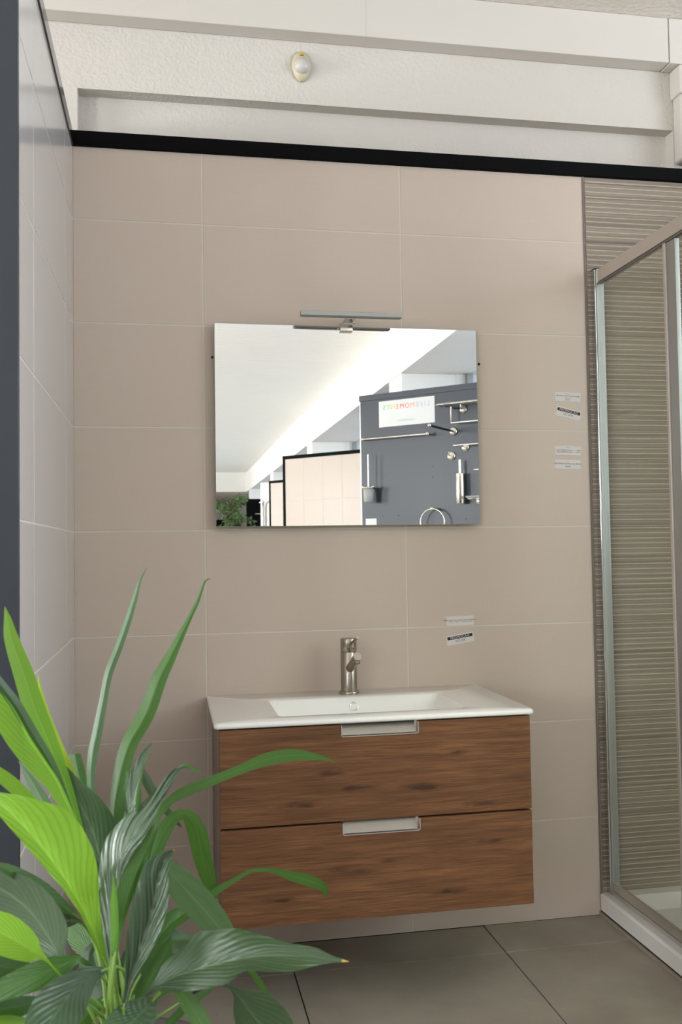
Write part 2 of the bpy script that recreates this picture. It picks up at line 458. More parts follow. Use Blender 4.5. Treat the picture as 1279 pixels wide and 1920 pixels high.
def floor_tile(x0, x1, y0, y1):
    k = (round(x1 - x0, 3), round(y1 - y0, 3))
    if k not in fme:
        w_, d_ = x1 - x0 - G, y1 - y0 - G; c = 0.001; z = 0.0
        m = MB(); m.add([(0, 0, -.0098), (w_, 0, -.0098), (w_, d_, -.0098), (0, d_, -.0098), (0, 0, z - c), (w_, 0, z - c), (w_, d_, z - c), (0, d_, z - c), (c, c, z), (w_ - c, c, z), (w_ - c, d_ - c, z), (c, d_ - c, z)],
              [(0, 3, 2, 1), (0, 1, 5, 4), (1, 2, 6, 5), (2, 3, 7, 6), (3, 0, 4, 7), (4, 5, 9, 8), (5, 6, 10, 9), (6, 7, 11, 10), (7, 4, 8, 11), (8, 9, 10, 11)])
        fme[k] = m.mesh('tile', M_FLOOR)
    o = inst('tile', fme[k], (x0 + G / 2, y0 + G / 2, random.uniform(-0.0012, 0)), fl)
FX, FY = 1.189, -0.193
for i in range(-9, 4):
    for j in range(-1, 18):
        x0 = FX + i * 0.6; y1 = FY - j * 0.6
        x1 = min(x0 + 0.6, 3.11); y0 = y1 - 0.6
        if j == -1: y1 = 0.0; y0 = FY
        if x1 - x0 < 0.05 or x0 > 3.0: continue
        floor_tile(x0, x1, y0, y1)
m = MB(); m.box(-4.2, 3.11, -32.3, FY - 18 * 0.6 + 0.0, -0.0098, 0.0)
tag(m.build('tile', M_FLOOR, fl), 'continuous far stretch of the grey floor tiling')

# ------------------------------------------------------------------ back partition wall (tiled)
wb = box('wall_back', -0.10, 2.60, 0.0010, 0.036, 0, TOPZ, M_GROUT, kind='structure')
rows = [(0.3 * k, min(0.3 * k + 0.3, TOPZ)) for k in range(8)]
tme = {}
def wall_tile(kind, wdt, h):
    key = (kind, round(wdt, 4), round(h, 4))
    if key in tme: return tme[key]
    if kind != 'relief':
        tme[key] = tilebox(wdt - GW, 0.0022, h - GW, M_TILE if kind == 'plain' else M_TILE_L, 'tile')
        return tme[key]
    rng = random.Random(3)
    W_, H_ = wdt - GW, h - 0.001
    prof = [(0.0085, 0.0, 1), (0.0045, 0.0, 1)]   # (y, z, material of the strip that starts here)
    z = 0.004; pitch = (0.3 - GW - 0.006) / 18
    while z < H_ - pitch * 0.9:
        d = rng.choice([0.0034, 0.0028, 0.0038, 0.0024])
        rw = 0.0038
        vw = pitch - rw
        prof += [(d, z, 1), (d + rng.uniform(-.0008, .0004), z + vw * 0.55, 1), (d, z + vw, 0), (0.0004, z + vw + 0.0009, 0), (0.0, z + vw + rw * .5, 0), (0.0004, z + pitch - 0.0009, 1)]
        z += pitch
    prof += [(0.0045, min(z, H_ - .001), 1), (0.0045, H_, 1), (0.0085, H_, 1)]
    mm = MB()
    for i in range(len(prof) - 1):
        (ya, za, ma), (yb, zb, _) = prof[i], prof[i + 1]
        mm.add([(0, ya, za), (W_, ya, za), (W_, yb, zb), (0, yb, zb)], [(0, 1, 2, 3)], ma)
    for xx, rev in ((0, False), (W_, True)):
        n = len(prof); vs = [(xx, p[0], p[1]) for p in prof]
        for i in range(n - 1):
            q = [(xx, 0.0085, prof[i][1]), vs[i], vs[i + 1], (xx, 0.0085, prof[i + 1][1])]
            mm.add(q, [(0, 1, 2, 3)], 1)
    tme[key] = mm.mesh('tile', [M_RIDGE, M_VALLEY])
    return tme[key]
for (z0, z1) in rows:
    for (xa, xb) in ((0.0, RX['a']), (RX['a'], RX['b']), (RX['b'], RX['r'])):
        inst('tile', wall_tile('plain', xb - xa, z1 - z0), (xa + GW / 2, 0, z0 + GW / 2), wb)
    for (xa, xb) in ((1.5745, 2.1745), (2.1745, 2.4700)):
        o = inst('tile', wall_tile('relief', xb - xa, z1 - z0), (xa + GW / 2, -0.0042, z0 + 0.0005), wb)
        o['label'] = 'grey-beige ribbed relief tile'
box('trim_3', RX['r'] + 0.0005, RX['r'] + 0.0050, -0.0030, 0.0012, 0, TOPZ, M_EDGE, kind='structure')
# black cap profile along the top of the back wall
m = MB(); m.box(-0.012, 2.6, -0.012, 0.038, TOPZ + 0.001, 2.355); 
m.build('trim_1', M_BLACK, kind='structure', bevel=0.0015)

# left partition wall: tiles face +X, glossy satin
YL = -0.99
wl = box('wall_left', -0.108, -0.0010, YL + 0.004, 0.0005, 0, TOPZ, M_GROUT, kind='structure')
for (z0, z1) in rows:
    for (ya, yb) in ((-0.194, -0.001), (-0.794, -0.194), (YL, -0.794)):
        me = wall_tile('satin', yb - ya, z1 - z0)
        # tile faces -Y in its own frame; turn it to face +X
        inst('tile', me, (0.0, ya + GW / 2, z0 + GW / 2), wl, rotz=PI / 2)
m = MB(); m.box(-0.11, 0.003, YL - 0.004, -0.013, TOPZ + 0.006, 2.355)
m.box(-0.11, 0.0046, YL - 0.004, -0.013, TOPZ - 0.003, TOPZ + 0.0055)
m.build('trim_2', M_BLACKG, kind='structure', bevel=0.001)
# dark end panel of the left partition
box('wall_left_end', -0.125, 0.0015, YL - 0.016, YL - 0.001, 0, 2.311, M_ANTH, kind='structure', bevel=0.001)

# ------------------------------------------------------------------ masonry wall, ledge, cable boxes above the partition
LZ = 2.5036
ZC = 2.845
m = MB()
m.box(XL - .2, 0.012, 0.04, 0.30, 0, ZC)             # plain wall left of the recess
m.box(0.012, 1.915, 0.09, 0.30, 0, LZ)               # recessed panel
m.box(0.012, 1.915, 0.04, 0.30, LZ, ZC)              # band above it
m.box(1.915, XR + .3, 0.04, 0.30, 0, ZC)
m.build('wall_rear', M_PLASTER, kind='structure')
m = MB(); m.box(-1.5, 1.872, -0.022, 0.039, 2.697, ZC - 0.0005); m.build('trim_4', M_PAINT, kind='structure', bevel=0.003)
m = MB(); m.box(1.875, 2.45, -0.024, 0.039, 2.695, ZC - 0.0005); m.build('trim_5', M_PAINT, kind='structure', bevel=0.003)
box('trim_6', 0.8665, 0.8690, -0.0226, 0.038, 2.6966, ZC - 0.001, M_PAINT, kind='structure')
m = MB(); m.box(1.912, 2.06, -0.018, 0.039, 2.385, 2.694); m.build('trim_7', M_PAINT, kind='structure', bevel=0.012, seg=4)
m = MB(); m.box(1.905, 2.07, -0.026, 0.039, 2.60, 2.6945); m.build('trim_8', M_PAINT, kind='structure', bevel=0.006)

# ------------------------------------------------------------------ ceilings, fascias, columns, outer walls
YC0, YC1 = -1.3, -24.3
ZH = 3.4
m = MB(); m.box(XL, XR, YC0, 0.0395, ZC, ZC + .15); m.build('ceiling', M_PLASTER2, kind='structure')
m = MB(); m.box(2.51, XR + .2, YC1, YC0, ZC, ZC + .15); m.build('ceiling_right', M_PLASTER2, kind='structure')
m = MB(); m.box(XL, XR + .2, -32, YC1, ZC, ZC + .15); m.build('ceiling_far', M_PLASTER2, kind='structure')
m = MB()
n = int((YC0 - YC1) / 0.115)
for i in range(n + 1):
    y0 = YC0 - i * 0.115; y1 = max(y0 - 0.115, YC1)
    m.box(XL, 2.51, y1 + 0.006, y0 - 0.002, ZH, ZH + 0.02)
m.box(XL, 2.51, YC1, YC0, ZH + 0.012, ZH + 0.12)
m.build('ceiling_high', M_WHITE, kind='structure')
box('trim_9', 2.51, 2.66, YC1, YC0, ZC + .151, ZH + .12, M_WHITE, kind='structure')
m = MB(); m.box(2.50, 2.5095, YC1, YC0, ZC, ZH - .0005); m.build('trim_10', M_WHITE, kind='structure')
m = MB(); m.box(XL, 2.4995, YC1 - .15, YC1 - .0005, ZC + .151, ZH + .1); m.box(XL, 2.4995, YC1, YC1 + .01, ZC, ZH - .0005); m.build('trim_11', M_WHITE, kind='structure')
m = MB(); m.box(XL, 2.4995, YC0 - .01, YC0, ZC, ZH - .0005); m.box(XL, 2.4995, YC0 + .0005, YC0 + .15, ZC + .151, ZH + .1); m.build('trim_12', M_WHITE, kind='structure')
for yc in (-6.11, -11.9, -17.5, -23.1):
    box('column', 2.512, 3.065, yc - 0.52, yc, 0, ZC - .0005, M_WHITE, kind='structure', bevel=0.004)
# left facade with window openings
m = MB()
m.box(XL - .2, XL, -32, .04, 0, WZ0); m.box(XL - .2, XL, -32, .04, WZ1, ZH + .1)
ys = [0.04]
for (yc, wd, pw) in WIN_L: ys += [yc + wd / 2, yc - wd / 2]
ys += [-32]
for i in range(0, len(ys), 2): m.box(XL - .2, XL, ys[i + 1], ys[i], WZ0, WZ1)
m.build('wall_far_left', M_WHITE, kind='structure')
for i, (yc, wd, pw) in enumerate(WIN_L):
    m = MB(); y0, y1 = yc - wd / 2, yc + wd / 2
    for (a, b, c, d) in ((y0, y1, WZ0, WZ0 + .05), (y0, y1, WZ1 - .05, WZ1), (y0, y0 + .05, WZ0, WZ1), (y1 - .05, y1, WZ0, WZ1)):
        m.box(XL - .12, XL - .06, a, b, c, d)
    f = m.build('window_%d' % (i + 1), M_BLACK, kind='structure')
    MB().box(XL - .095, XL - .089, y0 + .05, y1 - .05, WZ0 + .05, WZ1 - .05).build('pane', M_WINGL, f)
# glazed right facade between the columns
m = MB(); m.box(XR, XR + .2, -32, .04, 0, 0.9); m.box(XR, XR + .2, -0.75, 0.04, .9, ZC)
m.box(XR, XR + .2, -32, -23.7, .9, ZC)
for yc in (-6.11, -11.9, -17.5): m.box(XR - .054, XR + .2, yc - .52, yc, .9, ZC)
m.build('wall_far_right', M_WHITE, kind='structure')
for i, (ya, yb) in enumerate(((-0.75, -6.11), (-6.63, -11.9), (-12.42, -17.5), (-18.02, -23.7))):
    m = MB()
    k = 3
    for j in range(k + 1):
        yy = ya + (yb - ya) * j / k
        yy = min(max(yy, yb + .03), ya - .03)
        m.box(XR + .04, XR + .10, yy - .03, yy + .03, .9, ZC - .001)
    m.box(XR + .04, XR + .10, yb, ya, .9, .96)
    f = m.build('window_%d' % (i + 20), M_SATIN, kind='structure')
    for j in range(k):
        p0 = ya + (yb - ya) * j / k - .03; p1 = ya + (yb - ya) * (j + 1) / k + .03
        MB().box(XR + .066, XR + .072, p1, p0, .96, ZC - .001).build('pane', M_WINGL if i == 0 else M_WINBLUE if i == 1 and j == 0 else M_WINGL, f)
    # portal that guides the sky's light through this opening
    o = area('window_portal', (XR + .02, (ya + yb) / 2, 1.87), (0, PI / 2, 0), 1.9, abs(yb - ya), 1, (1, 1, 1))
    o.data.cycles.is_portal = True
# far end wall with a dark shop window
m = MB(); m.box(XL - .2, XR + .3, -32.2, -32, 0, ZC + .1); m.build('wall_far_end', M_WHITE, kind='structure')
m = MB(); m.box(0.6, 2.9, -31.99, -31.9, 0.4, 2.30); m.build('window_30', M_DARK, kind='structure')
# ================================================================== wash-basin unit
van = empty('vanity_cabinet', (0.78, -0.22, 0.23), 0, 'wall-hung brown oak vanity cabinet with two drawers under the white basin', 'cabinet')
VO = Vector((0.78, -0.22, 0.23))
def local(o, root=van, off=VO):
    # geometry is written in world coordinates; hang it on its thing without moving it
    o.data.transform(Matrix.Translation(-off)); o.parent = root; return o
VX0, VX1, VY = 0.381, 1.172, -0.455
m = MB()
m.box(VX0 + .003, VX0 + .019, VY + .0195, -0.002, 0.232, 0.7055); m.box(VX1 - .019, VX1 - .003, VY + .0195, -0.002, 0.232, 0.7055)
m.box(VX0 + .019, VX1 - .019, VY + .06, -0.002, 0.232, 0.248); m.box(VX0 + .019, VX1 - .019, -.02, -0.002, 0.248, 0.7055)
m.box(VX0 + .019, VX1 - .019, VY + .0195, VY + .035, 0.452, 0.480)
local(m.build('body', M_SIDE))
def drawer(z0, z1):
    hx0, hx1, hz, r = 0.6795, 0.8775, z1 - 0.0305, 0.006
    pts = [(VX0, z0), (VX1, z0), (VX1, z1), (hx1, z1)]
    for i in range(5):
        a = -PI / 2 * i / 4; pts.append((hx1 - r + r * math.cos(a), hz + r + r * math.sin(a)))
    for i in range(5):
        a = -PI / 2 - PI / 2 * i / 4; pts.append((hx0 + r + r * math.cos(a), hz + r + r * math.sin(a)))
    pts += [(hx0, z1), (VX0, z1)]
    n = len(pts); m = MB()
    m.add([(x, VY, z) for x, z in pts] + [(x, VY + .018, z) for x, z in pts], [tuple(range(n)), tuple(reversed(range(n, 2 * n)))] + [(i, n + i, n + (i + 1) % n, (i + 1) % n) for i in range(n)])
    d = local(m.build('drawer', M_WOOD, bevel=0.0008, seg=1))
    d['label'] = 'upper drawer front of brown oak' if z1 > .6 else 'lower drawer front of brown oak'
    # recessed aluminium finger pull: rim and sloped tray
    def U(ix, zt, y):
        q = [(hx0 + ix, y, zt)]
        for i in range(5):
            a = PI + PI / 2 * i / 4; q.append((hx0 + r + (r - ix) * math.cos(a), y, hz + r + (r - ix) * math.sin(a)))
        for i in range(5):
            a = -PI / 2 + PI / 2 * i / 4; q.append((hx1 - r + (r - ix) * math.cos(a), y, hz + r + (r - ix) * math.sin(a)))
        q.append((hx1 - ix, y, zt)); return q
    zt = z1 - 0.0005
    m = MB()
    A, B, Cc, D = U(-0.0, zt, VY - .0015), U(0.0022, zt, VY - .0015), U(0.0022, zt, VY + .017), U(-0.0, zt, VY + .0)
    k = len(A)
    m.add(D + A + B + Cc, [(j * k + i, j * k + i + 1, (j + 1) * k + i + 1, (j + 1) * k + i) for j in range(3) for i in range(k - 1)])
    m.add(Cc, [tuple(range(k))])
    m.add([(hx0 + .003, VY + .004, hz + .0035), (hx1 - .008, VY + .004, hz + .0035), (hx1 - .008, VY + .0165, zt), (hx0 + .003, VY + .0165, zt),
           (hx0 + .003, VY + .0165, hz + .003), (hx1 - .008, VY + .0165, hz + .003)], [(0, 1, 2, 3), (0, 4, 5, 1), (0, 3, 4), (1, 5, 2)], 1)
    hd = m.build('handle', [M_ALU, M_TRAYM]); hd.data.transform(Matrix.Translation(-VO)); hd.parent = d
    hd['label'] = 'recessed aluminium finger pull'
drawer(0.231, 0.4655)
drawer(0.4705, 0.7055)
# ---- basin
BX0, BX1, BY0, BY1, BZ = 0.3675, 1.184, -0.4615, -0.0005, 0.7225
bz0 = 0.7085
N = 8
L = []
L.append(rrect(BX0 + .006, BX1 - .006, BY0 + .006, BY1, bz0, .010, N))
L.append(rrect(BX0 + .001, BX1 - .001, BY0 + .001, BY1, bz0 + .002, .012, N))
L.append(rrect(BX0, BX1, BY0, BY1, bz0 + .006, .013, N))
L.append(rrect(BX0 + .001, BX1 - .001, BY0 + .001, BY1, BZ - .003, .013, N))
L.append(rrect(BX0 + .005, BX1 - .005, BY0 + .005, BY1 - .002, BZ, .012, N))
ix0, ix1, iy0, iy1 = 0.533, 1.022, -0.392, -0.134
def ring(d, z, r, back=0): return rrect(ix0 + d, ix1 - d, iy0 + d, iy1 - d - back, z, r, N)
L.append(ring(-0.004, BZ, .020)); L.append(ring(0.0, BZ - .001, .018)); L.append(ring(.003, BZ - .004, .018))
L.append(ring(.022, BZ - .045, .024)); L.append(ring(.040, BZ - .078, .03)); L.append(ring(.050, BZ - .087, .03)); L.append(ring(.075, BZ - .090, .03))
m = MB(); m.loops(L, cap1=True)
basin = m.build('washbasin', M_CER, fixn=True)
tag(basin, 'white ceramic inset washbasin lying on top of the oak cabinet', 'basin')
m = MB()
inner = [rrect(ix0 - .006 , ix1 + .006, iy0 - .006, iy1 + .006, bz0 - .0005, .02, N)] + [[(x, y, z - .008) for (x, y, z) in ring(d, z, r)] for d, z, r in ((.010, BZ - .045, .024), (.035, BZ - .086, .03), (.07, BZ - .092, .03))]
m.loops(inner, cap1=True); m.build('bowl_underside', M_CER, basin, fixn=True)
# overflow ring on the bowl's back slope
oc = Vector((0.7735, -0.1445, 0.697)); nrm = Vector((0, -0.9, 0.42)).normalized()
rot = nrm.to_track_quat('Z', 'Y').to_matrix().to_4x4()
m = MB(); m.lathe([(.0135, -.006), (.0135, .0015), (.0125, .003), (.0088, .0025), (.0078, .0005), (.0078, -.004)], n=28, mat=rot, c=oc, cap=False)
ov = m.build('overflow_ring', M_CHROME, basin, fixn=False); ov['label'] = 'round chrome overflow ring'
m = MB(); m.lathe([(.0062, -.003), (.0058, -.0004), (.003, .0006), (.0005, .0008)], n=24, mat=rot, c=oc, cap=False)
m.build('overflow_cap', M_TRAYM, basin)
MB().cyl(oc - nrm * .0035, oc - nrm * .0028, .0079, n=24).build('overflow_gap', M_INKL, basin)

# ---- tap
tp = empty('basin_mixer_tap', (0.774, -0.075, BZ), 0, 'brushed nickel single lever mixer tap standing on the white basin', 'tap')
TO = Vector((0.774, -0.075, BZ))
def tl(o): return local(o, tp, TO)
c = (0.774, -0.075, 0)
tl(MB().lathe([(.0285, BZ), (.0290, BZ + .002), (.0290, BZ + .006), (.0275, BZ + .0085), (.0240, BZ + .009)], c=c, n=48).build('base_flange', M_NICKEL))
tl(MB().lathe([(.0236, BZ + .008), (.0236, 0.8415), (.0228, 0.8425), (.0222, .8435)], c=c, n=48).build('body', M_NICKEL))
cp = tl(MB().lathe([(.0222, .8440), (.0236, 0.8450), (.0236, 0.8800), (.0228, .8815), (.012, .8822), (.0005, .8822)], c=c, n=48).build('cap', M_NICKEL))
for sx in (-1, 1):
    a = -PI / 2 + (0.10 + .38 * sx)
    p = Vector((0.774 + .0232 * math.cos(a), -0.075 + .0232 * math.sin(a), .853)); d = Vector((math.cos(a), math.sin(a), 0))
    o = MB().cyl(p, p + d * .0012, .0014, n=12).build('marker_dot', M_INK); o.data.transform(Matrix.Translation(-TO)); o.parent = cp
m = MB(); m.cyl((0.7755, -0.094, .8665), (0.7835, -0.158, .8895), .0036, .0036, n=16); m.cyl((0.7835, -0.158, .8895), (0.7838, -0.1605, .8904), .0042, .0038, n=16)
tl(m.build('lever', M_NICKEL, bevel=None))
m = MB(); m.cyl((0.7735, -0.085, .7935), (0.7777, -0.188, .8415), .0118, n=32, caps=True)
sp = tl(m.build('spout', M_NICKEL)); 
o = MB().cyl((0.7770, -0.1795, .8385), (0.7772, -0.1795, .8215), .0088, .0088, n=28).build('aerator', M_NICKEL); o.data.transform(Matrix.Translation(-TO)); o.parent = sp
o = MB().cyl((0.7772, -0.1795, .8215), (0.7772, -0.1795, .8195), .0092, .0085, n=28).build('aerator_ring', M_INK); o.data.transform(Matrix.Translation(-TO)); o.parent = sp

# ================================================================== mirror and its lamp
mr = empty('wall_mirror', (0.799, -0.02, 1.2085), 0, 'frameless rectangular mirror hanging on the beige tiled wall above the basin', 'mirror')
MO = Vector((0.799, -0.02, 1.2085))
m = MB()
x0, x1, z0, z1, yf, ybk, c_ = 0.4, 1.1975, 1.2085, 1.8035, -0.025, -0.0205, 0.0012
local(m.add([(x0 + c_, yf, z0 + c_), (x1 - c_, yf, z0 + c_), (x1 - c_, yf, z1 - c_), (x0 + c_, yf, z1 - c_)], [(0, 1, 2, 3)]).build('silvered_face', M_MIRROR), mr, MO)
m = MB(); P = [(x0, z0), (x1, z0), (x1, z1), (x0, z1)]; Q = [(x0 + c_, z0 + c_), (x1 - c_, z0 + c_), (x1 - c_, z1 - c_), (x0 + c_, z1 - c_)]
m.add([(x, yf + .0008, z) for x, z in P] + [(x, yf, z) for x, z in Q] + [(x, ybk, z) for x, z in P],
      [(i, (i + 1) % 4, 4 + (i + 1) % 4, 4 + i) for i in range(4)] + [(8 + i, 8 + (i + 1) % 4, (i + 1) % 4, i) for i in range(4)] + [(8, 11, 10, 9)])
local(m.build('glass_edge', M_GLASSE), mr, MO)
m = MB(); m.box(.46, 1.14, -.0200, -.001, 1.27, 1.74); local(m.build('backing_board', M_SIDE), mr, MO)
lp = empty('mirror_lamp', (0.79, -0.03, 1.79), 0, 'slim chrome bar lamp clamped over the top edge of the mirror', 'lamp')
LO = Vector((0.79, -0.03, 1.79))
o = MB().box(.643, .943, -.112, -.088, 1.8130, 1.8265).build('light_bar', M_SATIN, bevel=.0012); local(o, lp, LO); o['label'] = 'long pale aluminium light bar'
o = MB().box(.648, .938, -.109, -.091, 1.8118, 1.8134).build('diffuser', M_FROST); local(o, lp, LO)
o = MB().box(.771, .810, -.040, -.0255, 1.786, 1.812).build('clamp', M_CHROME, bevel=.002); local(o, lp, LO); o['label'] = 'chrome clamp block'
o = MB().box(.771, .810, -.0255, -.006, 1.8045, 1.812).build('clamp_top', M_CHROME, bevel=.001); local(o, lp, LO)
m = MB(); m.box(.776, .806, -.098, -.030, 1.8085, 1.8130); m.cyl((.778, -.040, 1.812), (.808, -.040, 1.812), .007, n=20)
o = m.build('arm', M_CHROME, bevel=.001); local(o, lp, LO)
o = MB().lathe([(.004, 0), (.004, .004), (.003, .006), (.0003, .0065)], c=(0, 0, 0), n=16, mat=Matrix.Rotation(PI / 2, 4, 'Y')).build('screw', M_CHROME, lp); o.location = (.020, -.010, .022)
for (x, z, lab) in ((.395, 1.707, 'small black screw head in the tile just left of the mirror'), (1.213, 1.704, 'small black screw head in the tile just right of the mirror')):
    o = MB().lathe([(.0038, 0), (.0038, .002), (.003, .0032), (.0012, .0034), (.0008, .002)], n=16, mat=Matrix.Rotation(PI / 2, 4, 'X')).build('screw_head', M_INK); o.location = (x, 0.0005, z)
    tag(o, lab, 'screw', 'screws beside the mirror')

# ================================================================== price stickers
def sticker(cx, cz, wd, ht, ang, lines, lab, promo=None):
    t = empty('price_sticker', (cx, -0.0004, cz), 0, lab, 'sticker')
    t.rotation_euler = (0, math.radians(ang), 0)
    o = box('paper', -wd / 2, wd / 2, -.0006, 0, -ht / 2, ht / 2, M_PAPER, t)
    T0 = Matrix.Translation((0, -.0009, 0)) @ Matrix.Rotation(PI / 2, 4, 'X')
    if promo:
        box('black_band', -wd * .46, wd * .46, -.0008, -.0006, ht * .06, ht * .38, M_INK, t)
        text('lettering', 'PROMOÇÃO', ht * .33, M_PAPER, Matrix.Translation((0, -.0010, ht * .21)) @ Matrix.Rotation(PI / 2, 4, 'X'), t, sx=1.12)
        text('lettering', promo, ht * .34, M_INKL, Matrix.Translation((0, -.0010, -ht * .17)) @ Matrix.Rotation(PI / 2, 4, 'X'), t, sx=1.0)
    for (x, z, sz, s, ink) in lines:
        text('lettering', s, sz, ink, Matrix.Translation((x, -.0010, z)) @ Matrix.Rotation(PI / 2, 4, 'X'), t)
sticker(1.5025, 1.6055, .0865, .029, 2.5, [(0, .0095, .0040, 'Elegance', M_INKL), (0, .0035, .0052, 'Base Duche Vidro cromado 120X80', M_INK), (0, -.0030, .0042, 'c/resguardo', M_INKL), (0, -.0090, .0050, '202,29€', M_INK)],
        'white price sticker, topmost of the four on the right wall column')
sticker(1.5030, 1.5540, .0840, .0300, 13, [], 'tilted white sticker reading PROMOÇÃO with black band, near the shower', '101.67€')
sticker(1.4990, 1.4365, .0860, .0285, 1.2, [(0, .0095, .0036, 'Extra', M_INKL), (-.012, .0015, .0048, 'Suporte PR-60-LM Cromo', M_INK), (.033, .0015, .0048, '14,95€', M_INK), (-.012, -.0045, .0048, 'Suporte PR-80-LM Cromo', M_INK), (.033, -.0045, .0048, '17,95€', M_INK)],
        'white price sticker with two full lines of print, second lowest by the shower')
sticker(1.4965, 1.3935, .0860, .0285, 1.5, [(0, .0080, .0036, 'Neve', M_INKL), (0, .0020, .0054, 'Base Chuveiro Extra-Slim Neve 80X100', M_INK), (0, -.0065, .0058, '198,00€', M_INK)],
        'white price sticker with a bold price, lowest beside the shower')
sticker(1.1350, .9165, .0870, .0285, -.5, [(0, .0020, .0058, 'Móvel Sabar Tecno/Vintau Douro 80x46 m', M_INK), (0, -.0030, .0046, '(Lavatório Angular) - 2 gavetas (opções)', M_INKL)],
        'plain white price sticker on the tiles above the basin, right of the tap')
sticker(1.1345, .8615, .0870, .0290, -8.5, [], 'tilted white PROMOÇÃO sticker with black band just above the basin', '343.50€')

# ================================================================== motion detector
pd_ = empty('motion_detector', (.677, .038, 2.618), 0, 'oval yellowed ivory motion detector with white dome high on the plaster wall', 'detector')
def egg(sx, sz, dep, n=32, k=7, top=1.0):
    L = []
    for j in range(k + 1):
        q = j / k; sc = math.cos(q * PI / 2 * .93) if j else 1.0
        ring_ = []
        for i in range(n):
            a = 2 * PI * i / n; zz = math.sin(a); wx = math.cos(a) * (1 - .16 * (-zz if zz < 0 else 0))
            ring_.append((sx * wx * sc, -dep * math.sin(q * PI / 2) - .001, sz * zz * (sc * .96 + .04)))
        L.append(ring_)
    return L
m = MB(); m.loops([[(x, 0, z) for x, y, z in egg(.0305, .0475, .016)[0]]] + egg(.0305, .0475, .016), cap1=True); m.build('housing', M_IVORY, pd_, fixn=True)
m = MB(); m.lathe([(.0245 * math.cos(a), .022 * math.sin(a)) for a in [i * PI / 2 / 10 for i in range(10)]] + [(.0004, .022)], n=32, mat=Matrix.Translation((0.0005, -.0125, -.004)) @ Matrix.Rotation(PI / 2, 4, 'X'), cap=False); m.build('sensor_dome', M_DOME, pd_)
o = MB().box(-.005, .005, -.0172, -.0140, .0325, .0375).build('badge', M_YEL, pd_, bevel=.0006); o['label'] = 'small yellow badge'
m = MB(); m.tube([(-.006, -.0155, .0262), (-.003, -.0168, .0282), (0, -.0172, .0288), (.003, -.0168, .0282), (.006, -.0155, .0262)], .0009, n=6); m.build('slot', M_INKL, pd_)
MB().cyl((-.001, -.003, -.0475), (-.001, -.006, -.0475), .0014, n=10).build('screw', M_INKL, pd_)

# ================================================================== shower
XS = 1.600
tray = empty('shower_tray', (1.575, -.5, 0), 0, 'low white acrylic shower tray on the floor in the right corner', 'shower tray')
RO = Vector((1.575, -.5, 0))
tx0, tx1, ty0, ty1, tz = 1.5645, 2.468, -1.02, -.0006, 0.068
m = MB()
L = [rrect(tx0, tx1, ty0, ty1, 0.0185, .012, 5), rrect(tx0, tx1, ty0, ty1, tz - .006, .012, 5), rrect(tx0 + .002, tx1 - .002, ty0 + .002, ty1 - .001, tz - .002, .012, 5), rrect(tx0 + .007, tx1 - .006, ty0 + .006, ty1 - .002, tz, .012, 5),
     rrect(tx0 + .060, tx1 - .050, ty0 + .060, ty1 - .045, tz, .04, 5), rrect(tx0 + .066, tx1 - .056, ty0 + .066, ty1 - .05, tz - .004, .04, 5), rrect(tx0 + .10, tx1 - .09, ty0 + .10, ty1 - .085, tz - .034, .05, 5), rrect(tx0 + .13, tx1 - .12, ty0 + .13, ty1 - .11, tz - .037, .05, 5)]
m.loops(L, smooth=False, cap0=True, cap1=True); local(m.build('basin', M_ACR, fixn=True), tray, RO)
o = MB().box(tx0 - .001, tx1, ty0 - .001, ty1, 0.0004, 0.0110).build('plinth_strip', M_EDGE2); local(o, tray, RO); o['label'] = 'beige tile strip under the tray'
m = MB(); m.box(tx0 + .004, tx1 - .006, ty0 + .004, ty1 - .002, .0111, .0184); local(m.build('tray_gap_shade', M_DARK), tray, RO)  # dark block stands in for the shade in the gap below the tray
for (x, y) in ((1.72, -.55), (2.02, -.50)):
    pass
o = MB().cyl((2.0, -.5, tz - .0372), (2.0, -.5, tz - .034), .045, n=32).build('drain_cover', M_CHROME); local(o, tray, RO)

enc = empty('shower_enclosure', (XS, -.5, tz), 0, 'framed glass shower enclosure with pale aluminium rails standing on the white tray', 'shower enclosure')
EO = Vector((XS, -.5, tz))
def en(o, lab=None):
    local(o, enc, EO)
    if lab: o['label'] = lab
    return o
ZT = 2.004
en(MB().box(1.588, 1.5925, -.030, -.0035, tz + .0005, ZT + .002).build('wall_profile_lip', M_CHROME, bevel=.0008), 'bright chrome edge of the wall profile')
en(MB().box(1.5928, 1.6185, -.034, -.0035, tz + .0005, ZT).build('wall_profile', M_SATIN, bevel=.0015))
en(MB().box(1.5925, 1.620, -.040, -.0345, ZT - .042, ZT + .001).build('corner_block', M_ACR, bevel=.001), 'white plastic corner block')
en(MB().box(1.5885, 1.6100, -.034, -.004, ZT + .0025, ZT + .0055).build('profile_end_cap', M_INK))
en(MB().box(1.5935, 1.6245, -1.00, -.0405, ZT - .041, ZT - .001).build('top_rail', M_ALUP, bevel=.0015), 'pale taupe aluminium top rail')
en(MB().box(1.5975, 1.6045, -.998, -.041, ZT - .047, ZT - .0415).build('top_rail_lip', M_INKL))
en(MB().box(1.5935, 1.6245, -1.00, -.0345, tz + .0005, tz + .012).build('bottom_rail', M_ALUP, bevel=.001), 'pale aluminium bottom rail')
en(MB().box(1.5965, 1.6045, -1.00, -.0345, tz + .0125, tz + .040).build('bottom_rail_cover', M_ALU, bevel=.001))
en(MB().box(1.5985, 1.6035, -.428, -.0345, tz + .0405, ZT - .0475).build('fixed_pane', M_GLASS), 'clear fixed glass pane')
en(MB().box(1.5945, 1.6065, -.441, -.4285, tz + .0405, ZT - .0475).build('pane_seal', M_ALUP, bevel=.001))
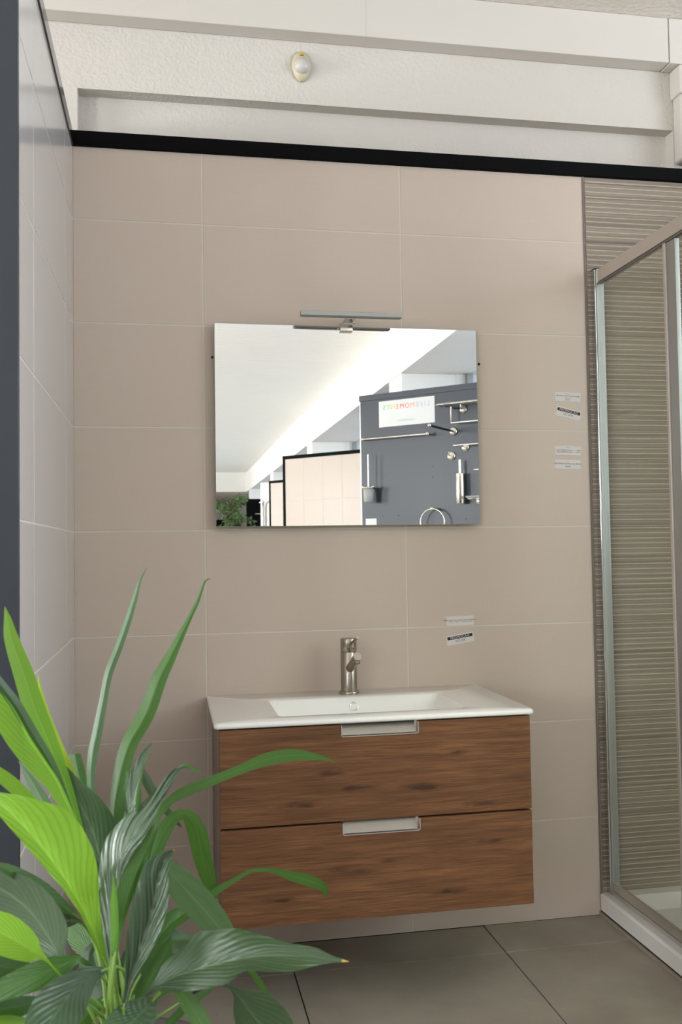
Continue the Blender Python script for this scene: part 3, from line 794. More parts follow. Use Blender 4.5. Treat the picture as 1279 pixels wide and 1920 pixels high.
en(MB().box(1.6100, 1.6220, -.462, -.4400, tz + .0405, ZT - .0475).build('stile_gap_shade', M_INKL))  # dark bar stands in for the shade in the gap beside the stile
en(MB().box(1.5990, 1.6125, -.486, -.4420, tz + .0405, ZT - .0475).build('door_stile', M_SATIN, bevel=.002), 'grey aluminium door stile')
en(MB().box(1.6130, 1.6180, -.985, -.470, tz + .0405, ZT - .0475).build('sliding_pane', M_GLASS), 'clear sliding door pane')
en(MB().box(1.592, 1.624, -1.03, -1.0005, tz + .0005, ZT).build('corner_post', M_SATIN, bevel=.002))
en(MB().box(1.6245, 2.466, -1.024, -1.006, ZT - .041, ZT - .001).build('side_top_rail', M_ALUP, bevel=.001))
en(MB().box(1.6245, 2.466, -1.024, -1.006, tz + .0005, tz + .040).build('side_bottom_rail', M_ALUP, bevel=.001))
en(MB().box(1.6245, 2.466, -1.018, -1.012, tz + .0405, ZT - .0415).build('side_pane', M_GLASS), 'clear side glass pane')
# right partition behind the shower
wr = box('wall_right', 2.479, 2.505, -1.08, 0.0, 0, TOPZ, M_GROUT, kind='structure')
for (z0, z1) in rows:
    for (ya, yb) in ((-.601, -.001), (-1.08, -.601)):
        o = inst('tile', wall_tile('plain', yb - ya, z1 - z0), (2.4785, yb - GW / 2, z0 + GW / 2), wr, rotz=-PI / 2)

# ================================================================== peace lily
_R = CAM_ROT.to_matrix()
def at(u, v, d):
    return CAM_LOC + _R @ (Vector(((u - 639.5) / FPX, -(v - 960) / FPX, -1)) * d)
CROWN = at(222, 1985, 1.24)
lily = empty('potted_peace_lily', (CROWN.x, CROWN.y, 0), 0, 'large leafy peace lily with broad and strap leaves in the foreground', 'plant')
PO = Vector((CROWN.x, CROWN.y, 0))
def catmull(P, t):
    n = len(P) - 1; x = t * n; i = min(int(x), n - 1); f = x - i
    p0 = P[max(i - 1, 0)]; p1 = P[i]; p2 = P[i + 1]; p3 = P[min(i + 2, n)]
    return [0.5 * ((2 * b) + (-a + c) * f + (2 * a - 5 * b + 4 * c - d) * f * f + (-a + 3 * b - 3 * c + d) * f ** 3) for a, b, c, d in zip(p0, p1, p2, p3)]
def leaf(st, mat, db, dt, kA=0.25, kB=0.25, fold=0.0, rip=0.0, ripf=14, label=None, stalk=True, seed=0, rows_=46, wav=0.0, tip=0):
    """st: outline stations from tip to base (u, v, half width up/right, half width down/left), read off the
    photograph; db, dt: distance of base and tip; kA, kB: how far each half turns away per unit of width."""
    P = [list(s) if len(s) == 4 else [s[0], s[1], s[2], s[2]] for s in st]
    rng = random.Random(seed + int(st[0][0] * 7 + st[0][1]))
    # distance along the leaf
    Ls = [0]
    for i in range(1, len(P)): Ls.append(Ls[-1] + math.hypot(P[i][0] - P[i - 1][0], P[i][1] - P[i - 1][1]))
    for i, p in enumerate(P):
        q = Ls[i] / Ls[-1]; qq = q * q * (3 - 2 * q)
        d = dt[0] + (db - dt[0]) * qq if isinstance(dt, tuple) else dt + (db - dt) * q
        if isinstance(dt, tuple): d += dt[1] * math.sin(PI * q)
        p.append(d)
    nC = 14
    mid = catmull(P, .5); mid2 = catmull(P, .53)
    tx, ty = mid2[0] - mid[0], mid2[1] - mid[1]
    sgn = 1 if (-ty * 1 + tx * -1) > 0 else -1
    vs = []; uv = []
    ph = rng.uniform(0, 6)
    for i in range(rows_ + 1):
        t = i / rows_; c = catmull(P, t); e0 = catmull(P, max(0, t - .02)); e1 = catmull(P, min(1, t + .02))
        dx, dy = e1[0] - e0[0], e1[1] - e0[1]; l = math.hypot(dx, dy) or 1
        nx, ny = -dy / l * sgn, dx / l * sgn     # towards up/right
        for j in range(nC + 1):
            s = -1 + 2 * j / nC
            wd = max(0, c[2] if s > 0 else c[3]); k = kA if s > 0 else kB
            a = abs(s); off = s * wd
            dd = k * wd * a / FPX * c[4] + fold * wd * (1 - a) / FPX * c[4]
            if rip: dd += rip * math.sin((t * ripf * 2 * PI) + a ** .85 * ripf * 2.6 + ph) * min(1, a * 2.5) * min(1, wd / 12)
            if wav: dd += wav * math.sin(t * 9 + (3 if s > 0 else 0) + ph) * a * a * wd / FPX * c[4]
            vs.append(at(c[0] + nx * off, c[1] + ny * off, c[4] + dd) - PO); uv.append((s, t))
    n1 = nC + 1
    fs = [(i * n1 + j, i * n1 + j + 1, (i + 1) * n1 + j + 1, (i + 1) * n1 + j) for i in range(rows_) for j in range(nC)]
    m = MB(); m.add(vs, fs[:tip * nC], 2, True); m.v = []; m.add(vs, fs[tip * nC:], 0, True)
    if stalk:
        b = at(P[-1][0], P[-1][1], P[-1][4]) - PO; pv = at(P[-2][0], P[-2][1], P[-2][4]) - PO
        dr = (b - pv).normalized()
        end = CROWN - PO + Vector((rng.uniform(-.022, .022), rng.uniform(-.022, .022), -.01))
        L_ = (end - b).length
        pts = []
        p1 = b + dr * L_ * .4; p2 = end + Vector((0, 0, L_ * .35))
        for i in range(9):
            q = i / 8; pts.append(b * (1 - q) ** 3 + p1 * 3 * q * (1 - q) ** 2 + p2 * 3 * q * q * (1 - q) + end * q ** 3)
        m.tube([pv * .25 + b * .75] + pts, [.0016] + [.0020 + .0016 * i / 8 for i in range(9)], n=8, mi=1)
    me = m.mesh('leaf', [LM[mat], M_STALK, M_TIP])
    ul = me.uv_layers.new(name='UVMap')
    for lp_ in me.loops:
        q = lp_.vertex_index
        ul.data[lp_.index].uv = uv[q] if q < len(uv) else (0.5, 0.5)
    o = bpy.data.objects.new('leaf', me); COL.objects.link(o); o.parent = lily
    if label: o['label'] = label
    return o
BD = 1.24
# long strap blades standing up
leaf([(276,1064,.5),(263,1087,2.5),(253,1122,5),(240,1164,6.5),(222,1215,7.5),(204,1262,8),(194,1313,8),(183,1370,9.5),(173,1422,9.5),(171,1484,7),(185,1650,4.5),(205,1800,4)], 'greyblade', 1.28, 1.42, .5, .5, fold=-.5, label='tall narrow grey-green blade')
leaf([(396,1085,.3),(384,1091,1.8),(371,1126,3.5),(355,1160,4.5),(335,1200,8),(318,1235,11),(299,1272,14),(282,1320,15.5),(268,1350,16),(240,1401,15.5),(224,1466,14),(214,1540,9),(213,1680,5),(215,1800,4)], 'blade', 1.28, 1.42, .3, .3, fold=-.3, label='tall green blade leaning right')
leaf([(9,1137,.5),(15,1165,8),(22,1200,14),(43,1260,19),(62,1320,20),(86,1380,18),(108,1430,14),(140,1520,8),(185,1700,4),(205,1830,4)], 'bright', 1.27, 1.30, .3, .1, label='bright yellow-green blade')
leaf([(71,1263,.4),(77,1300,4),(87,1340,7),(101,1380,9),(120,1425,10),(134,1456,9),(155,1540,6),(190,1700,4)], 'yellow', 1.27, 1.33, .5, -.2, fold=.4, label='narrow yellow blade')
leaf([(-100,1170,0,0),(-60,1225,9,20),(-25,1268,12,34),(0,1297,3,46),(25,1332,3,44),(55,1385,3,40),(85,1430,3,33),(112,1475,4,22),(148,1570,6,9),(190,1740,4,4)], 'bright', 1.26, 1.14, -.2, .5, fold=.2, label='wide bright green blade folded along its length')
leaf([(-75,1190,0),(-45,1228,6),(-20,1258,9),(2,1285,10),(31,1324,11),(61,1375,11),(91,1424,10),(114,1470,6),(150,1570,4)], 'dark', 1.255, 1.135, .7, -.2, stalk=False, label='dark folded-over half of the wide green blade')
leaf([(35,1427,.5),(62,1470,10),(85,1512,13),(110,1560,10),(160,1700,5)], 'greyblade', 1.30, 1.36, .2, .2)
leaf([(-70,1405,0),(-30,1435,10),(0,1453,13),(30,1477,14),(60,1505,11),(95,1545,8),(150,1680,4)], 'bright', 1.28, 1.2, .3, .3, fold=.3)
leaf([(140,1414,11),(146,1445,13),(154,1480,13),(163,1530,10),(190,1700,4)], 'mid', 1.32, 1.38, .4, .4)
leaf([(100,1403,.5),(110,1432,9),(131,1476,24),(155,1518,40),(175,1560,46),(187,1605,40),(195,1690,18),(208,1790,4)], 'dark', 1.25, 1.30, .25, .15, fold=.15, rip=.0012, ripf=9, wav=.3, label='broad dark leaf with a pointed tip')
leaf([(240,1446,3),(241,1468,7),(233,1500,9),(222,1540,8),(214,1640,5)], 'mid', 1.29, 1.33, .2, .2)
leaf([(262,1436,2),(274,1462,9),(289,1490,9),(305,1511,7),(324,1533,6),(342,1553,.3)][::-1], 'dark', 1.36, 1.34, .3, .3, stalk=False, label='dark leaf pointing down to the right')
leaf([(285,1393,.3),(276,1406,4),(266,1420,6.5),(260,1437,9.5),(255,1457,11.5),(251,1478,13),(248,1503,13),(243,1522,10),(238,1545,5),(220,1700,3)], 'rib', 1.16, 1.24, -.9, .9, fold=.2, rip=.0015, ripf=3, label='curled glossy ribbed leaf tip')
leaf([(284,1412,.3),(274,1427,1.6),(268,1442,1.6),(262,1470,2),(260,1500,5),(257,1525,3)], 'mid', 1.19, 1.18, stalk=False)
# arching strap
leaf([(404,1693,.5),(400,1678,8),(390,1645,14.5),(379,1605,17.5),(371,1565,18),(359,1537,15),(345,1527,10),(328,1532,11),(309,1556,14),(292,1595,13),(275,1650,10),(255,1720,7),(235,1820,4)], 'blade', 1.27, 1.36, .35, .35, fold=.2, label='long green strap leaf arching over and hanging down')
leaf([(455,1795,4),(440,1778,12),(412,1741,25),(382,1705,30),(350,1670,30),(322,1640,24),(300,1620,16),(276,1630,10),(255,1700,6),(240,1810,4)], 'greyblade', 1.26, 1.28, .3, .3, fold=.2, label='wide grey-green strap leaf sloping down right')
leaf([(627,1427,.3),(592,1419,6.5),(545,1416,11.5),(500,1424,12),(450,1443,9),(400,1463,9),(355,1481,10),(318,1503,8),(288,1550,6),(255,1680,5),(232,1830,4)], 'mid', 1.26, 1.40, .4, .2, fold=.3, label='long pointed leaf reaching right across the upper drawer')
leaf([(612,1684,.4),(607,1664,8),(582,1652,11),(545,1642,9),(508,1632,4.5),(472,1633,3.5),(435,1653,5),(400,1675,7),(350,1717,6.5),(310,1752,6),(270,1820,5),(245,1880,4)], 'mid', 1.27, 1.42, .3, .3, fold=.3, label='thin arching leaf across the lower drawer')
# fill leaves low in the middle
leaf([(372,1766,0),(345,1762,14),(315,1766,21),(288,1786,12),(255,1840,4)], 'dark', 1.28, 1.36, .2, .2)
leaf([(352,1700,0),(330,1712,10),(312,1735,13),(296,1770,9),(262,1840,4)], 'mid', 1.3, 1.38, .2, .2)
leaf([(120,1712,0),(133,1738,14),(155,1765,24),(180,1795,14),(205,1840,4)], 'mid', 1.30, 1.36, .2, .2)
leaf([(322,1752,0),(310,1785,14),(292,1820,20),(270,1855,10),(250,1890,4)], 'mid', 1.27, 1.32, .1, .1)
leaf([(255,1745,0),(240,1800,14),(225,1850,16),(222,1890,6)], 'dark', 1.27, 1.3, .2, .2)
leaf([(180,1760,0),(165,1800,16),(180,1850,18),(205,1890,5)], 'dark', 1.29, 1.33, .2, .2)
leaf([(120,1960,0),(140,1930,16),(170,1895,16),(200,1870,4)], 'mid', 1.26, 1.3, .2, .2)
# broad leaves
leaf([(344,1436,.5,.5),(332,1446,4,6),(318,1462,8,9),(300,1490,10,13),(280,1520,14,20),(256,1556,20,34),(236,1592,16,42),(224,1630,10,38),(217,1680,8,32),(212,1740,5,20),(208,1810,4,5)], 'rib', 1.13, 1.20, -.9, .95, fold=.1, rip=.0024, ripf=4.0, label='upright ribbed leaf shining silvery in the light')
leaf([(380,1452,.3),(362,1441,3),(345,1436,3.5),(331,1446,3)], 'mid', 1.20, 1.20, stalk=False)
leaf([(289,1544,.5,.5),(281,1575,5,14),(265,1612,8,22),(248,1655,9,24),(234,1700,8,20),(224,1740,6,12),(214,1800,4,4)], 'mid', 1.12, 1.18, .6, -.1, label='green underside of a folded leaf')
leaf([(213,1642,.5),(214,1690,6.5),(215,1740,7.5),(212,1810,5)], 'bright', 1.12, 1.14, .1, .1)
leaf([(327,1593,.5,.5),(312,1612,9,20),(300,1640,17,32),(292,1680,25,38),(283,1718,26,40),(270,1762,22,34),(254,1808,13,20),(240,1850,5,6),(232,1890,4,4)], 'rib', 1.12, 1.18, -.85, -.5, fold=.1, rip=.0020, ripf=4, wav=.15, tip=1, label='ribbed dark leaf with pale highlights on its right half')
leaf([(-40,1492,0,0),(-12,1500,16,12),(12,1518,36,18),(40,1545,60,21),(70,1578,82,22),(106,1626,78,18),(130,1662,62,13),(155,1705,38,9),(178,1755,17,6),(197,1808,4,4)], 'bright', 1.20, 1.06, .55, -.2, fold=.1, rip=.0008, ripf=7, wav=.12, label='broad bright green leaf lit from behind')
leaf([(-75,1640,0),(-25,1655,28),(25,1682,46),(62,1715,48),(92,1758,40),(113,1800,12),(160,1880,4)], 'sheendark', 1.17, 1.22, -.5, .5, fold=.1, rip=.0010, ripf=6, label='large dark green leaf with sheen in its colour at the left')
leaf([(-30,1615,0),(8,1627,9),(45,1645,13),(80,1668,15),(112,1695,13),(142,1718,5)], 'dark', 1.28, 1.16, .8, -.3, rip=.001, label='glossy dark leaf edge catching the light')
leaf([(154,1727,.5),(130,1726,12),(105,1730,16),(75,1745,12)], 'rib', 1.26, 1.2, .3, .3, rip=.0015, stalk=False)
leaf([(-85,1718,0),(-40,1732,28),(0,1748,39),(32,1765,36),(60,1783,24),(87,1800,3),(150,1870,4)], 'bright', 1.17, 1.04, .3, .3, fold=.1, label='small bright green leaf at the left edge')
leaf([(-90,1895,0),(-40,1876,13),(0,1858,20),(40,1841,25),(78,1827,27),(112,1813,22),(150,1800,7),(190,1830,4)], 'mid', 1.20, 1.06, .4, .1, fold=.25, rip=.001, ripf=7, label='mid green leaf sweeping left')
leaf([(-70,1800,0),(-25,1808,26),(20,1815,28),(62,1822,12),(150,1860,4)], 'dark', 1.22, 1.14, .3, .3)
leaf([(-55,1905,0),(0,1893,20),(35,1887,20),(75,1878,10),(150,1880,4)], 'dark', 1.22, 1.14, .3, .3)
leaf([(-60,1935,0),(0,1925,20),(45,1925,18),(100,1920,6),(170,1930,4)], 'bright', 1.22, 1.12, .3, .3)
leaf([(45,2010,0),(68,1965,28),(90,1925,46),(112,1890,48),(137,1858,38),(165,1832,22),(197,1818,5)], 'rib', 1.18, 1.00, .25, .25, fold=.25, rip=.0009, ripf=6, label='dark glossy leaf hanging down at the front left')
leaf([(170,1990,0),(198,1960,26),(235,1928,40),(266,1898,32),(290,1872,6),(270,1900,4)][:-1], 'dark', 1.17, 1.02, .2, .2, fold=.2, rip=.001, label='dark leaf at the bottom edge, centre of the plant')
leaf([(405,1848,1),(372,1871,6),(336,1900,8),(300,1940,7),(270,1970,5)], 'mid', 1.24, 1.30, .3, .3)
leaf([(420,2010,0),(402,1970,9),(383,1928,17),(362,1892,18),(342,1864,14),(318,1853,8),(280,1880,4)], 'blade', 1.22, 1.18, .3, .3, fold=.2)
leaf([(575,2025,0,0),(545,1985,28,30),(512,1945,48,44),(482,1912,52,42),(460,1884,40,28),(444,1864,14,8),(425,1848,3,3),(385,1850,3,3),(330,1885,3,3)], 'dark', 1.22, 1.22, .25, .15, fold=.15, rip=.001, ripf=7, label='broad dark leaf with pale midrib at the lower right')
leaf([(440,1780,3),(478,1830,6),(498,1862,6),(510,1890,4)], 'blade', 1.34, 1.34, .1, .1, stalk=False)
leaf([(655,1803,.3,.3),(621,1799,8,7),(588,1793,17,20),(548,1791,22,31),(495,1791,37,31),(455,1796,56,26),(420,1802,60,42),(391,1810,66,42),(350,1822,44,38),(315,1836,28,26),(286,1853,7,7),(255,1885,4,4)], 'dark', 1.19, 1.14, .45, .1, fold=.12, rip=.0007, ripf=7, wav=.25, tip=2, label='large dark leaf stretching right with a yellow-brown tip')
# pot and soil
m = MB(); cx, cy = 0, 0
hp = CROWN.z - .035
m.lathe([(.105, .0012), (.112, .006), (.150, hp - .02), (.158, hp - .012), (.158, hp + .012), (.150, hp + .012), (.146, hp - .015), (.140, hp - .03)], n=48, cap=True); m.build('pot', M_POT, lily)
m = MB(); m.lathe([(.1455, hp - .02), (.10, hp - .008), (.05, hp), (.0005, hp + .004)], n=40, cap=False); m.build('soil', M_SOIL, lily)
# ================================================================== the showroom seen in the mirror
def board(A, ang, length, name, label, tiles=None, th=0.04, H=2.31):
    t = empty(name, (A[0], A[1], 0), math.radians(ang), label, 'partition')
    box('panel', 0.006, length, -th, 0 if not tiles else -.0012, 0.001, H, M_ANTH if not tiles else M_GROUT, t)
    box('top_trim', -0.004, length, -th - .004, .006, H + .0005, H + .045, M_ANTH if not tiles else M_BLACK, t, bevel=.001)
    if not tiles:
        o = box('edge_strip', -.003, .0055, -th, .001, .001, H, M_SATIN, t); o['label'] = 'bright metal edge strip'
    else:
        x0_, cols, zs = tiles
        box('end_trim', -.004, .034, -th, .004, .001, H, M_BLACK, t)
        for i in range(len(cols) - 1):
            for j in range(len(zs) - 1):
                me = wall_tile('plain', cols[i + 1] - cols[i], zs[j + 1] - zs[j])
                o = inst('tile', me, (cols[i + 1] - GW / 2, 0, zs[j] + GW / 2), t, rotz=PI)
    return t
A1, ANG1 = (1.772, -4.563), 42.8
bd = board(A1, ANG1, 1.80, 'display_board', 'tall anthracite display board carrying steel bathroom accessories, seen in the mirror')
U = Vector((math.cos(math.radians(ANG1)), math.sin(math.radians(ANG1)), 0)); NN = Vector((-U.y, U.x, 0))
def onb(name, s, z, label, cat, off=0.0, group=None):
    p = Vector((A1[0], A1[1], 0)) + U * s + NN * off
    return empty(name, (p.x, p.y, z), math.radians(ANG1), label, cat, group)
Zs = [0.02, 0.57, 1.17, 1.77, 2.308]
cols2 = [0.036, 0.33, 0.63, 0.925, 1.22, 1.52, 1.80]
board((1.733, -9.312), 45.2, 1.80, 'tiled_display_partition', 'free-standing cream tiled partition with black frame, nearest in the mirror', (0, cols2, Zs))
board((2.01, -13.602), 51, 1.35, 'tiled_display_partition', 'cream tiled partition with black frame, partly hidden behind the nearer one in the mirror', (0, [0.036, .33, .63, .93, 1.23, 1.35], [0.02, 0.6, 1.2, 1.78, 2.04, 2.308]))
# poster
ps = onb('poster', .418, 2.1905, 'white poster reading LIFEMOMENTS at the top of the anthracite board in the mirror', 'poster', .0008)
box('sheet', -.243, .243, 0, .0015, -.1015, .1015, M_POSTER, ps)
TX = lambda x, z: Matrix.Translation((x, .0022, z)) @ Matrix.Rotation(PI, 4, 'Z') @ Matrix.Rotation(PI / 2, 4, 'X')
letters = [('L', 0, 168, 168, 190), ('I', 0, 168, 168, 190), ('F', 0, 168, 168, 190), ('E', 0, 172, 168, 196), ('M', 1, 236, 140, 60), ('O', 1, 232, 100, 45), ('M', 1, 224, 72, 50),
           ('E', 1, 232, 130, 50), ('N', 1, 205, 190, 50), ('T', 1, 130, 195, 60), ('S', 1, 100, 195, 80)]
xx = .205; adv = {'I': .022, 'M': .049, 'O': .042, 'N': .042, 'L': .032, 'F': .036, 'E': .036, 'T': .036, 'S': .036}
lm_ = {}
for ch, b, r_, g_, b_ in letters:
    key = (r_, g_, b_)
    if key not in lm_: lm_[key] = simple('print_%d_%d_%d' % key, srgb(*key), 0.4, var=.01)
    aw = adv[ch]; dz = -.008 if (ch in 'F') else 0
    text('letter', ch, .054, lm_[key], TX(xx - aw / 2, .048 + dz), ps, sx=.95); xx -= aw
text('lettering', 'SANITÁRIOS', .018, simple('print_grey', srgb(165, 162, 170), 0.4), TX(.0, -.062), ps, sx=1.5)
RotY = Matrix.Rotation(-PI / 2, 4, 'X')   # lathe axis Z -> local +Y (out of the board)
def mount(root, x, z, r=.027, d=.012):
    o = MB().lathe([(r, 0), (r, d * .7), (r * .9, d), (.0005, d)], n=28, mat=Matrix.Translation((x, .0006, z)) @ RotY, cap=False).build('wall_mount', M_STEEL, root); return o
# upper shelf with rail
sh = onb('glass_wall_shelf', 1.02, 2.195, 'steel-edged glass shelf at the top right of the display board in the mirror', 'shelf')
MB().box(-.27, .27, .012, .125, .006, .012).build('shelf_plate', M_FROST, sh)
MB().tube([(-.285, .02, .004), (-.285, .125, .004), (.285, .125, .004), (.285, .02, .004)], .0055, n=8).build('front_rail', M_STEEL, sh)
for x in (-.12, .12):
    mount(sh, x, -.03); MB().tube([(x, .012, -.03), (x, .05, -.028), (x, .06, .0)], .006, n=8).build('bracket', M_STEEL, sh)
fr = onb('square_towel_frame', 1.02, 2.12, 'rectangular steel towel frame below the glass shelf in the mirror', 'towel rail')
MB().tube([(-.19, .07, .065), (-.19, .07, -.058), (.19, .07, -.058), (.19, .07, .065)], .0065, n=8).build('frame', M_STEEL, fr)
for x in (-.19, .19): MB().cyl((x, .0006, .058), (x, .07, .058), .006, n=12).build('arm', M_STEEL, fr)
# rod pointing out of the board
rd = onb('swivel_towel_rod', .816, 2.007, 'steel rod, coloured dark for its shaded underside, sticking straight out from the board below the poster', 'towel rail')
mount(rd, 0, 0, .030, .016)
MB().cyl((0, .012, 0), (-.0, .400, .004), .0085, n=16).build('rod', M_STEEL_SHADE, rd)
MB().lathe([(.0115, 0), (.0125, .004), (.0125, .012), (.0005, .014)], n=20, mat=Matrix.Translation((0, .396, .004)) @ RotY, cap=False).build('end_cap', M_STEEL, rd)
# long towel bar
tb = onb('towel_bar', .345, 1.998, 'long horizontal steel towel bar under the poster in the mirror', 'towel rail')
MB().cyl((-.29, .062, 0), (.28, .062, 0), .0065, n=14).build('bar', M_STEEL, tb)
for x in (-.29, .282):
    MB().cyl((x, .0006, 0), (x, .06, 0), .0055, n=14).build('arm', M_STEEL, tb)
    MB().lathe([(.0005, -.012), (.012, -.011), (.0135, 0), (.012, .010), (.0005, .012)], n=20, mat=Matrix.Translation((x, .062, 0)) @ RotY, cap=False).build('end_knob', M_STEEL, tb)
# lower small shelf
s2 = onb('small_steel_rail', 1.06, 1.893, 'short steel rail on round mount, right edge of the mirror view', 'towel rail')
MB().cyl((-.215, .075, 0), (.215, .075, 0), .0062, n=12).build('bar', M_STEEL, s2)
for x in (-.15, .15):
    mount(s2, x, -.012, .028); MB().cyl((x, .012, -.012), (x, .07, 0), .006, n=10).build('arm', M_STEEL, s2)
# robe hook
hk = onb('robe_hook', .795, 1.824, 'single round steel robe hook on the display board in the mirror', 'hook')
mount(hk, 0, 0, .031, .012)
MB().tube([(0, .01, 0), (0, .035, .001), (0, .05, .012), (0, .052, .026)], [.008, .0065, .006, .007], n=10).build('hook_arm', M_STEEL, hk)
# glass tumbler toilet brush
b1 = onb('glass_toilet_brush_set', .113, 1.62, 'frosted glass toilet brush holder with steel handle at left of the board', 'toilet brush')
MB().lathe([(.030, -.118), (.036, -.114), (.043, .0), (.040, .0), (.034, -.108), (.0005, -.110)], n=28, c=(0, .078, 0), cap=False).build('frosted_tumbler', M_FROST, b1)
MB().cyl((0, .078, -.10), (0, .078, .255), .006, n=12).build('brush_handle', M_STEEL, b1)
MB().tube([(.047 * math.cos(a), .078 + .047 * math.sin(a), -.006) for a in [2 * PI * i / 28 for i in range(28)]], .004, n=8, closed=True).build('holder_ring', M_STEEL, b1)
MB().cyl((0, .0006, -.006), (0, .032, -.006), .007, n=12).build('arm', M_STEEL, b1)
for x in (-.047, .047): MB().lathe([(.0005, -.009), (.009, -.006), (.011, 0), (.009, .006), (.0005, .009)], n=16, c=(x, .085, 0.002), cap=False).build('knob', M_STEEL, b1)
# steel cylinder toilet brush
b2 = onb('steel_toilet_brush_set', .883, 1.575, 'tall polished steel cylinder toilet brush set on the display board', 'toilet brush')
MB().lathe([(.031, -.111), (.032, -.108), (.032, .108), (.031, .111), (.010, .112)], n=36, c=(0, .05, 0), cap=True).build('cylinder', M_STEEL, b2)
MB().cyl((0, .05, .112), (0, .05, .212), .0095, .0095, n=20).build('brush_handle', M_STEEL, b2)
MB().cyl((0, .0006, .03), (0, .02, .03), .012, n=16).build('wall_mount', M_STEEL, b2)
# roll holder peg
pg = onb('roll_holder', 1.10, 1.706, 'thin steel roll holder beside the tall brush cylinder, edge of the mirror', 'roll holder')
MB().cyl((-.10, .06, 0), (.08, .06, 0), .0065, n=12).build('bar', M_STEEL, pg)
mount(pg, .08, 0); MB().cyl((.08, .012, 0), (.08, .06, 0), .006, n=10).build('arm', M_STEEL, pg)
# soap dish
sd = onb('soap_dish', 1.01, 1.50, 'frosted glass soap dish on a steel ring, lower right of the board', 'soap dish')
MB().lathe([(.0005, -.014), (.035, -.013), (.055, -.002), (.067, .010), (.065, .012), (.052, .001), (.033, -.010), (.0005, -.011)], n=32, c=(0, .085, 0), cap=False).build('dish', M_FROST, sd)
MB().tube([(.05 * math.cos(a), .085 + .05 * math.sin(a), -.009) for a in [2 * PI * i / 28 for i in range(28)]], .0035, n=8, closed=True).build('holder_ring', M_STEEL, sd)
MB().cyl((0, .0006, -.009), (0, .036, -.009), .006, n=12).build('arm', M_STEEL, sd)
mount(sd, 0, -.02, .025)
# towel ring
rg = onb('towel_ring', .655, 1.432, 'round steel towel ring at the bottom of the anthracite board in the mirror', 'towel ring')
MB().tube([(.1 * math.sin(a), .062, -.1 + .1 * math.cos(a)) for a in [2 * PI * i / 48 for i in range(48)]], .0052, n=8, closed=True).build('ring', M_STEEL, rg)
MB().cyl((0, .0006, 0), (0, .06, 0), .006, n=12).build('arm', M_STEEL, rg)
MB().lathe([(.0005, -.013), (.013, -.012), (.0145, 0), (.013, .012), (.0005, .013)], n=20, mat=Matrix.Translation((0, .062, 0)) @ RotY, cap=False).build('end_knob', M_STEEL, rg)
nt = onb('small_notice', .0875, 1.31, 'small white notice low on the left of the anthracite board', 'notice', .0008)
box('sheet', -.0495, .0495, 0, .001, -.068, .068, M_POSTER, nt)
for (s_, z_) in ((.633, 1.757), (.629, 1.676), (.191, 1.395), (.333, 1.395), (.9, 1.352)):
    o = MB().lathe([(.0042, .0), (.0042, .001), (.0005, .0011)], n=10, mat=Matrix.Translation((s_, .0003, z_)) @ RotY, cap=False).build('screw_hole', M_DARK, bd)

# ---- further back in the mirror
bw = empty('black_display_partition', (2.07, -19.2, 0), 0, 'black display partition with a thin steel rail at the far end in the mirror', 'partition')
box('panel', 0, .44, -.04, 0, .001, 2.355, M_BLACK, bw)
MB().cyl((.20, .05, 2.002), (.40, .05, 1.998), .009, n=10).build('rail', M_STEEL, bw)
sp_ = empty('shower_display_panel', (2.09, -16.0, 0), math.radians(35), 'narrow grey shower panel with column and head beside the black partition, in the mirror', 'shower panel')
box('panel', 0, .30, -.03, 0, .001, 2.50, M_ALUP, sp_)
MB().tube([(.09, .05, 1.3), (.09, .05, 2.02), (.10, .08, 2.10), (.14, .14, 2.12)], .02, n=10).build('shower_column', M_CHROME, sp_)
MB().cyl((.15, .15, 2.10), (.15, .15, 2.085), .09, n=24).build('shower_head', M_CHROME, sp_)
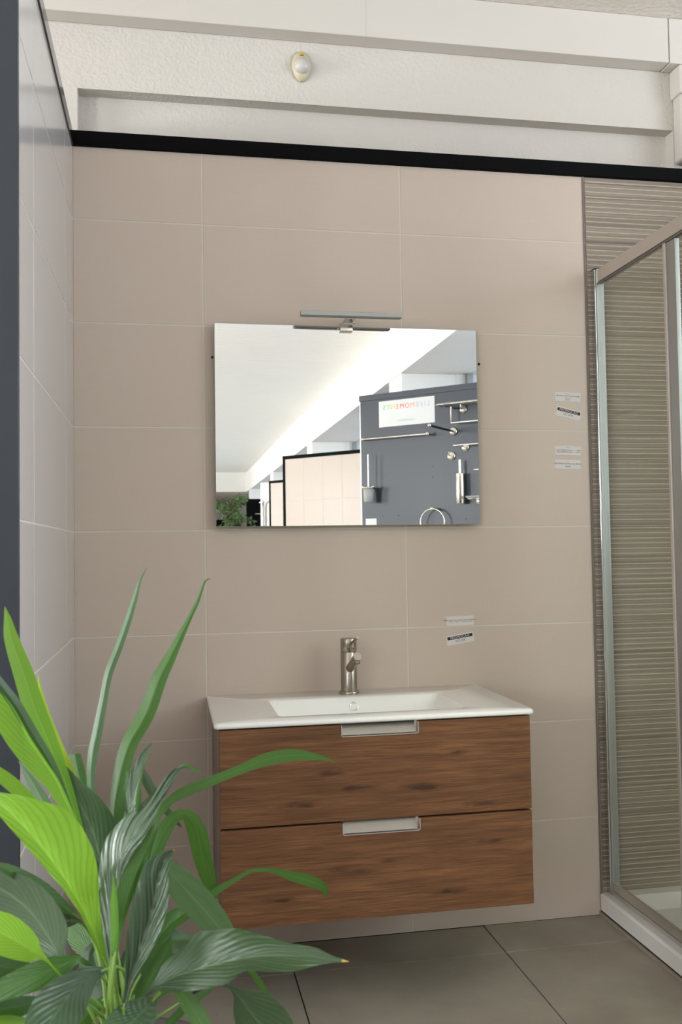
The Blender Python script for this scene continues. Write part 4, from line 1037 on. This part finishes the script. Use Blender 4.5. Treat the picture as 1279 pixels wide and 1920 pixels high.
# plant by the aisle
fx, fy = 1.17, -12.0
fc = empty('potted_weeping_fig', (fx, fy, 0), 0, 'bushy green weeping fig in a pot, lower left corner of the mirror', 'plant')
MB().lathe([(.15, .001), (.20, .32), (.21, .33), (.21, .35), (.19, .35), (.185, .30), (.0005, .30)], n=32, cap=False).build('pot', M_POT, fc)
m = MB(); rr = random.Random(5)
tips = []
m.tube([(0, 0, .29), (.01, .01, .8), (-.02, .0, 1.35), (0, .02, 1.85)], [.022, .018, .014, .006], n=8)
for i in range(34):
    z0_ = rr.uniform(.95, 1.80); a = rr.uniform(0, 2 * PI); L_ = rr.uniform(.18, .42); up = rr.uniform(.15, .45)
    p0 = Vector((0, 0, z0_)); p1 = p0 + Vector((math.cos(a) * L_ * .6, math.sin(a) * L_ * .6, up * .8)); p2 = p1 + Vector((math.cos(a) * L_ * .5, math.sin(a) * L_ * .5, up * .1 - .08))
    m.tube([p0, p1, p2], [.006, .004, .002], n=5); tips.append((p0, p1, p2))
m.build('trunk', M_BARK, fc)
m = MB()
for (p0, p1, p2) in tips:
    for k in range(62):
        q = rr.uniform(.25, 1.0); b = p0 * (1 - q) ** 2 + p1 * 2 * q * (1 - q) + p2 * q * q
        b += Vector((rr.gauss(0, .035), rr.gauss(0, .035), rr.gauss(0, .03)))
        d = Vector((rr.gauss(0, 1), rr.gauss(0, 1), -abs(rr.gauss(.8, .6)))).normalized(); L_ = rr.uniform(.045, .075)
        sd_ = d.orthogonal().normalized(); sd_ = (Matrix.Rotation(rr.uniform(0, 6.28), 3, d) @ sd_) * L_ * .24
        nn = d.cross(sd_).normalized() * .004
        m.add([b, b + d * L_ * .45 + sd_, b + d * L_, b + d * L_ * .45 - sd_, b + d * L_ * .45 + nn], [(0, 1, 4), (1, 2, 4), (2, 3, 4), (3, 0, 4)])
fo = m.build('foliage', M_FICUS, fc, kind='stuff')

S.cycles.use_denoising = True
S.cycles.max_bounces = 14
S.cycles.diffuse_bounces = 7
S.cycles.glossy_bounces = 6
S.cycles.transmission_bounces = 8
S.cycles.transparent_max_bounces = 16
S.cycles.sample_clamp_indirect = 6
S.cycles.caustics_reflective = False
S.cycles.caustics_refractive = False
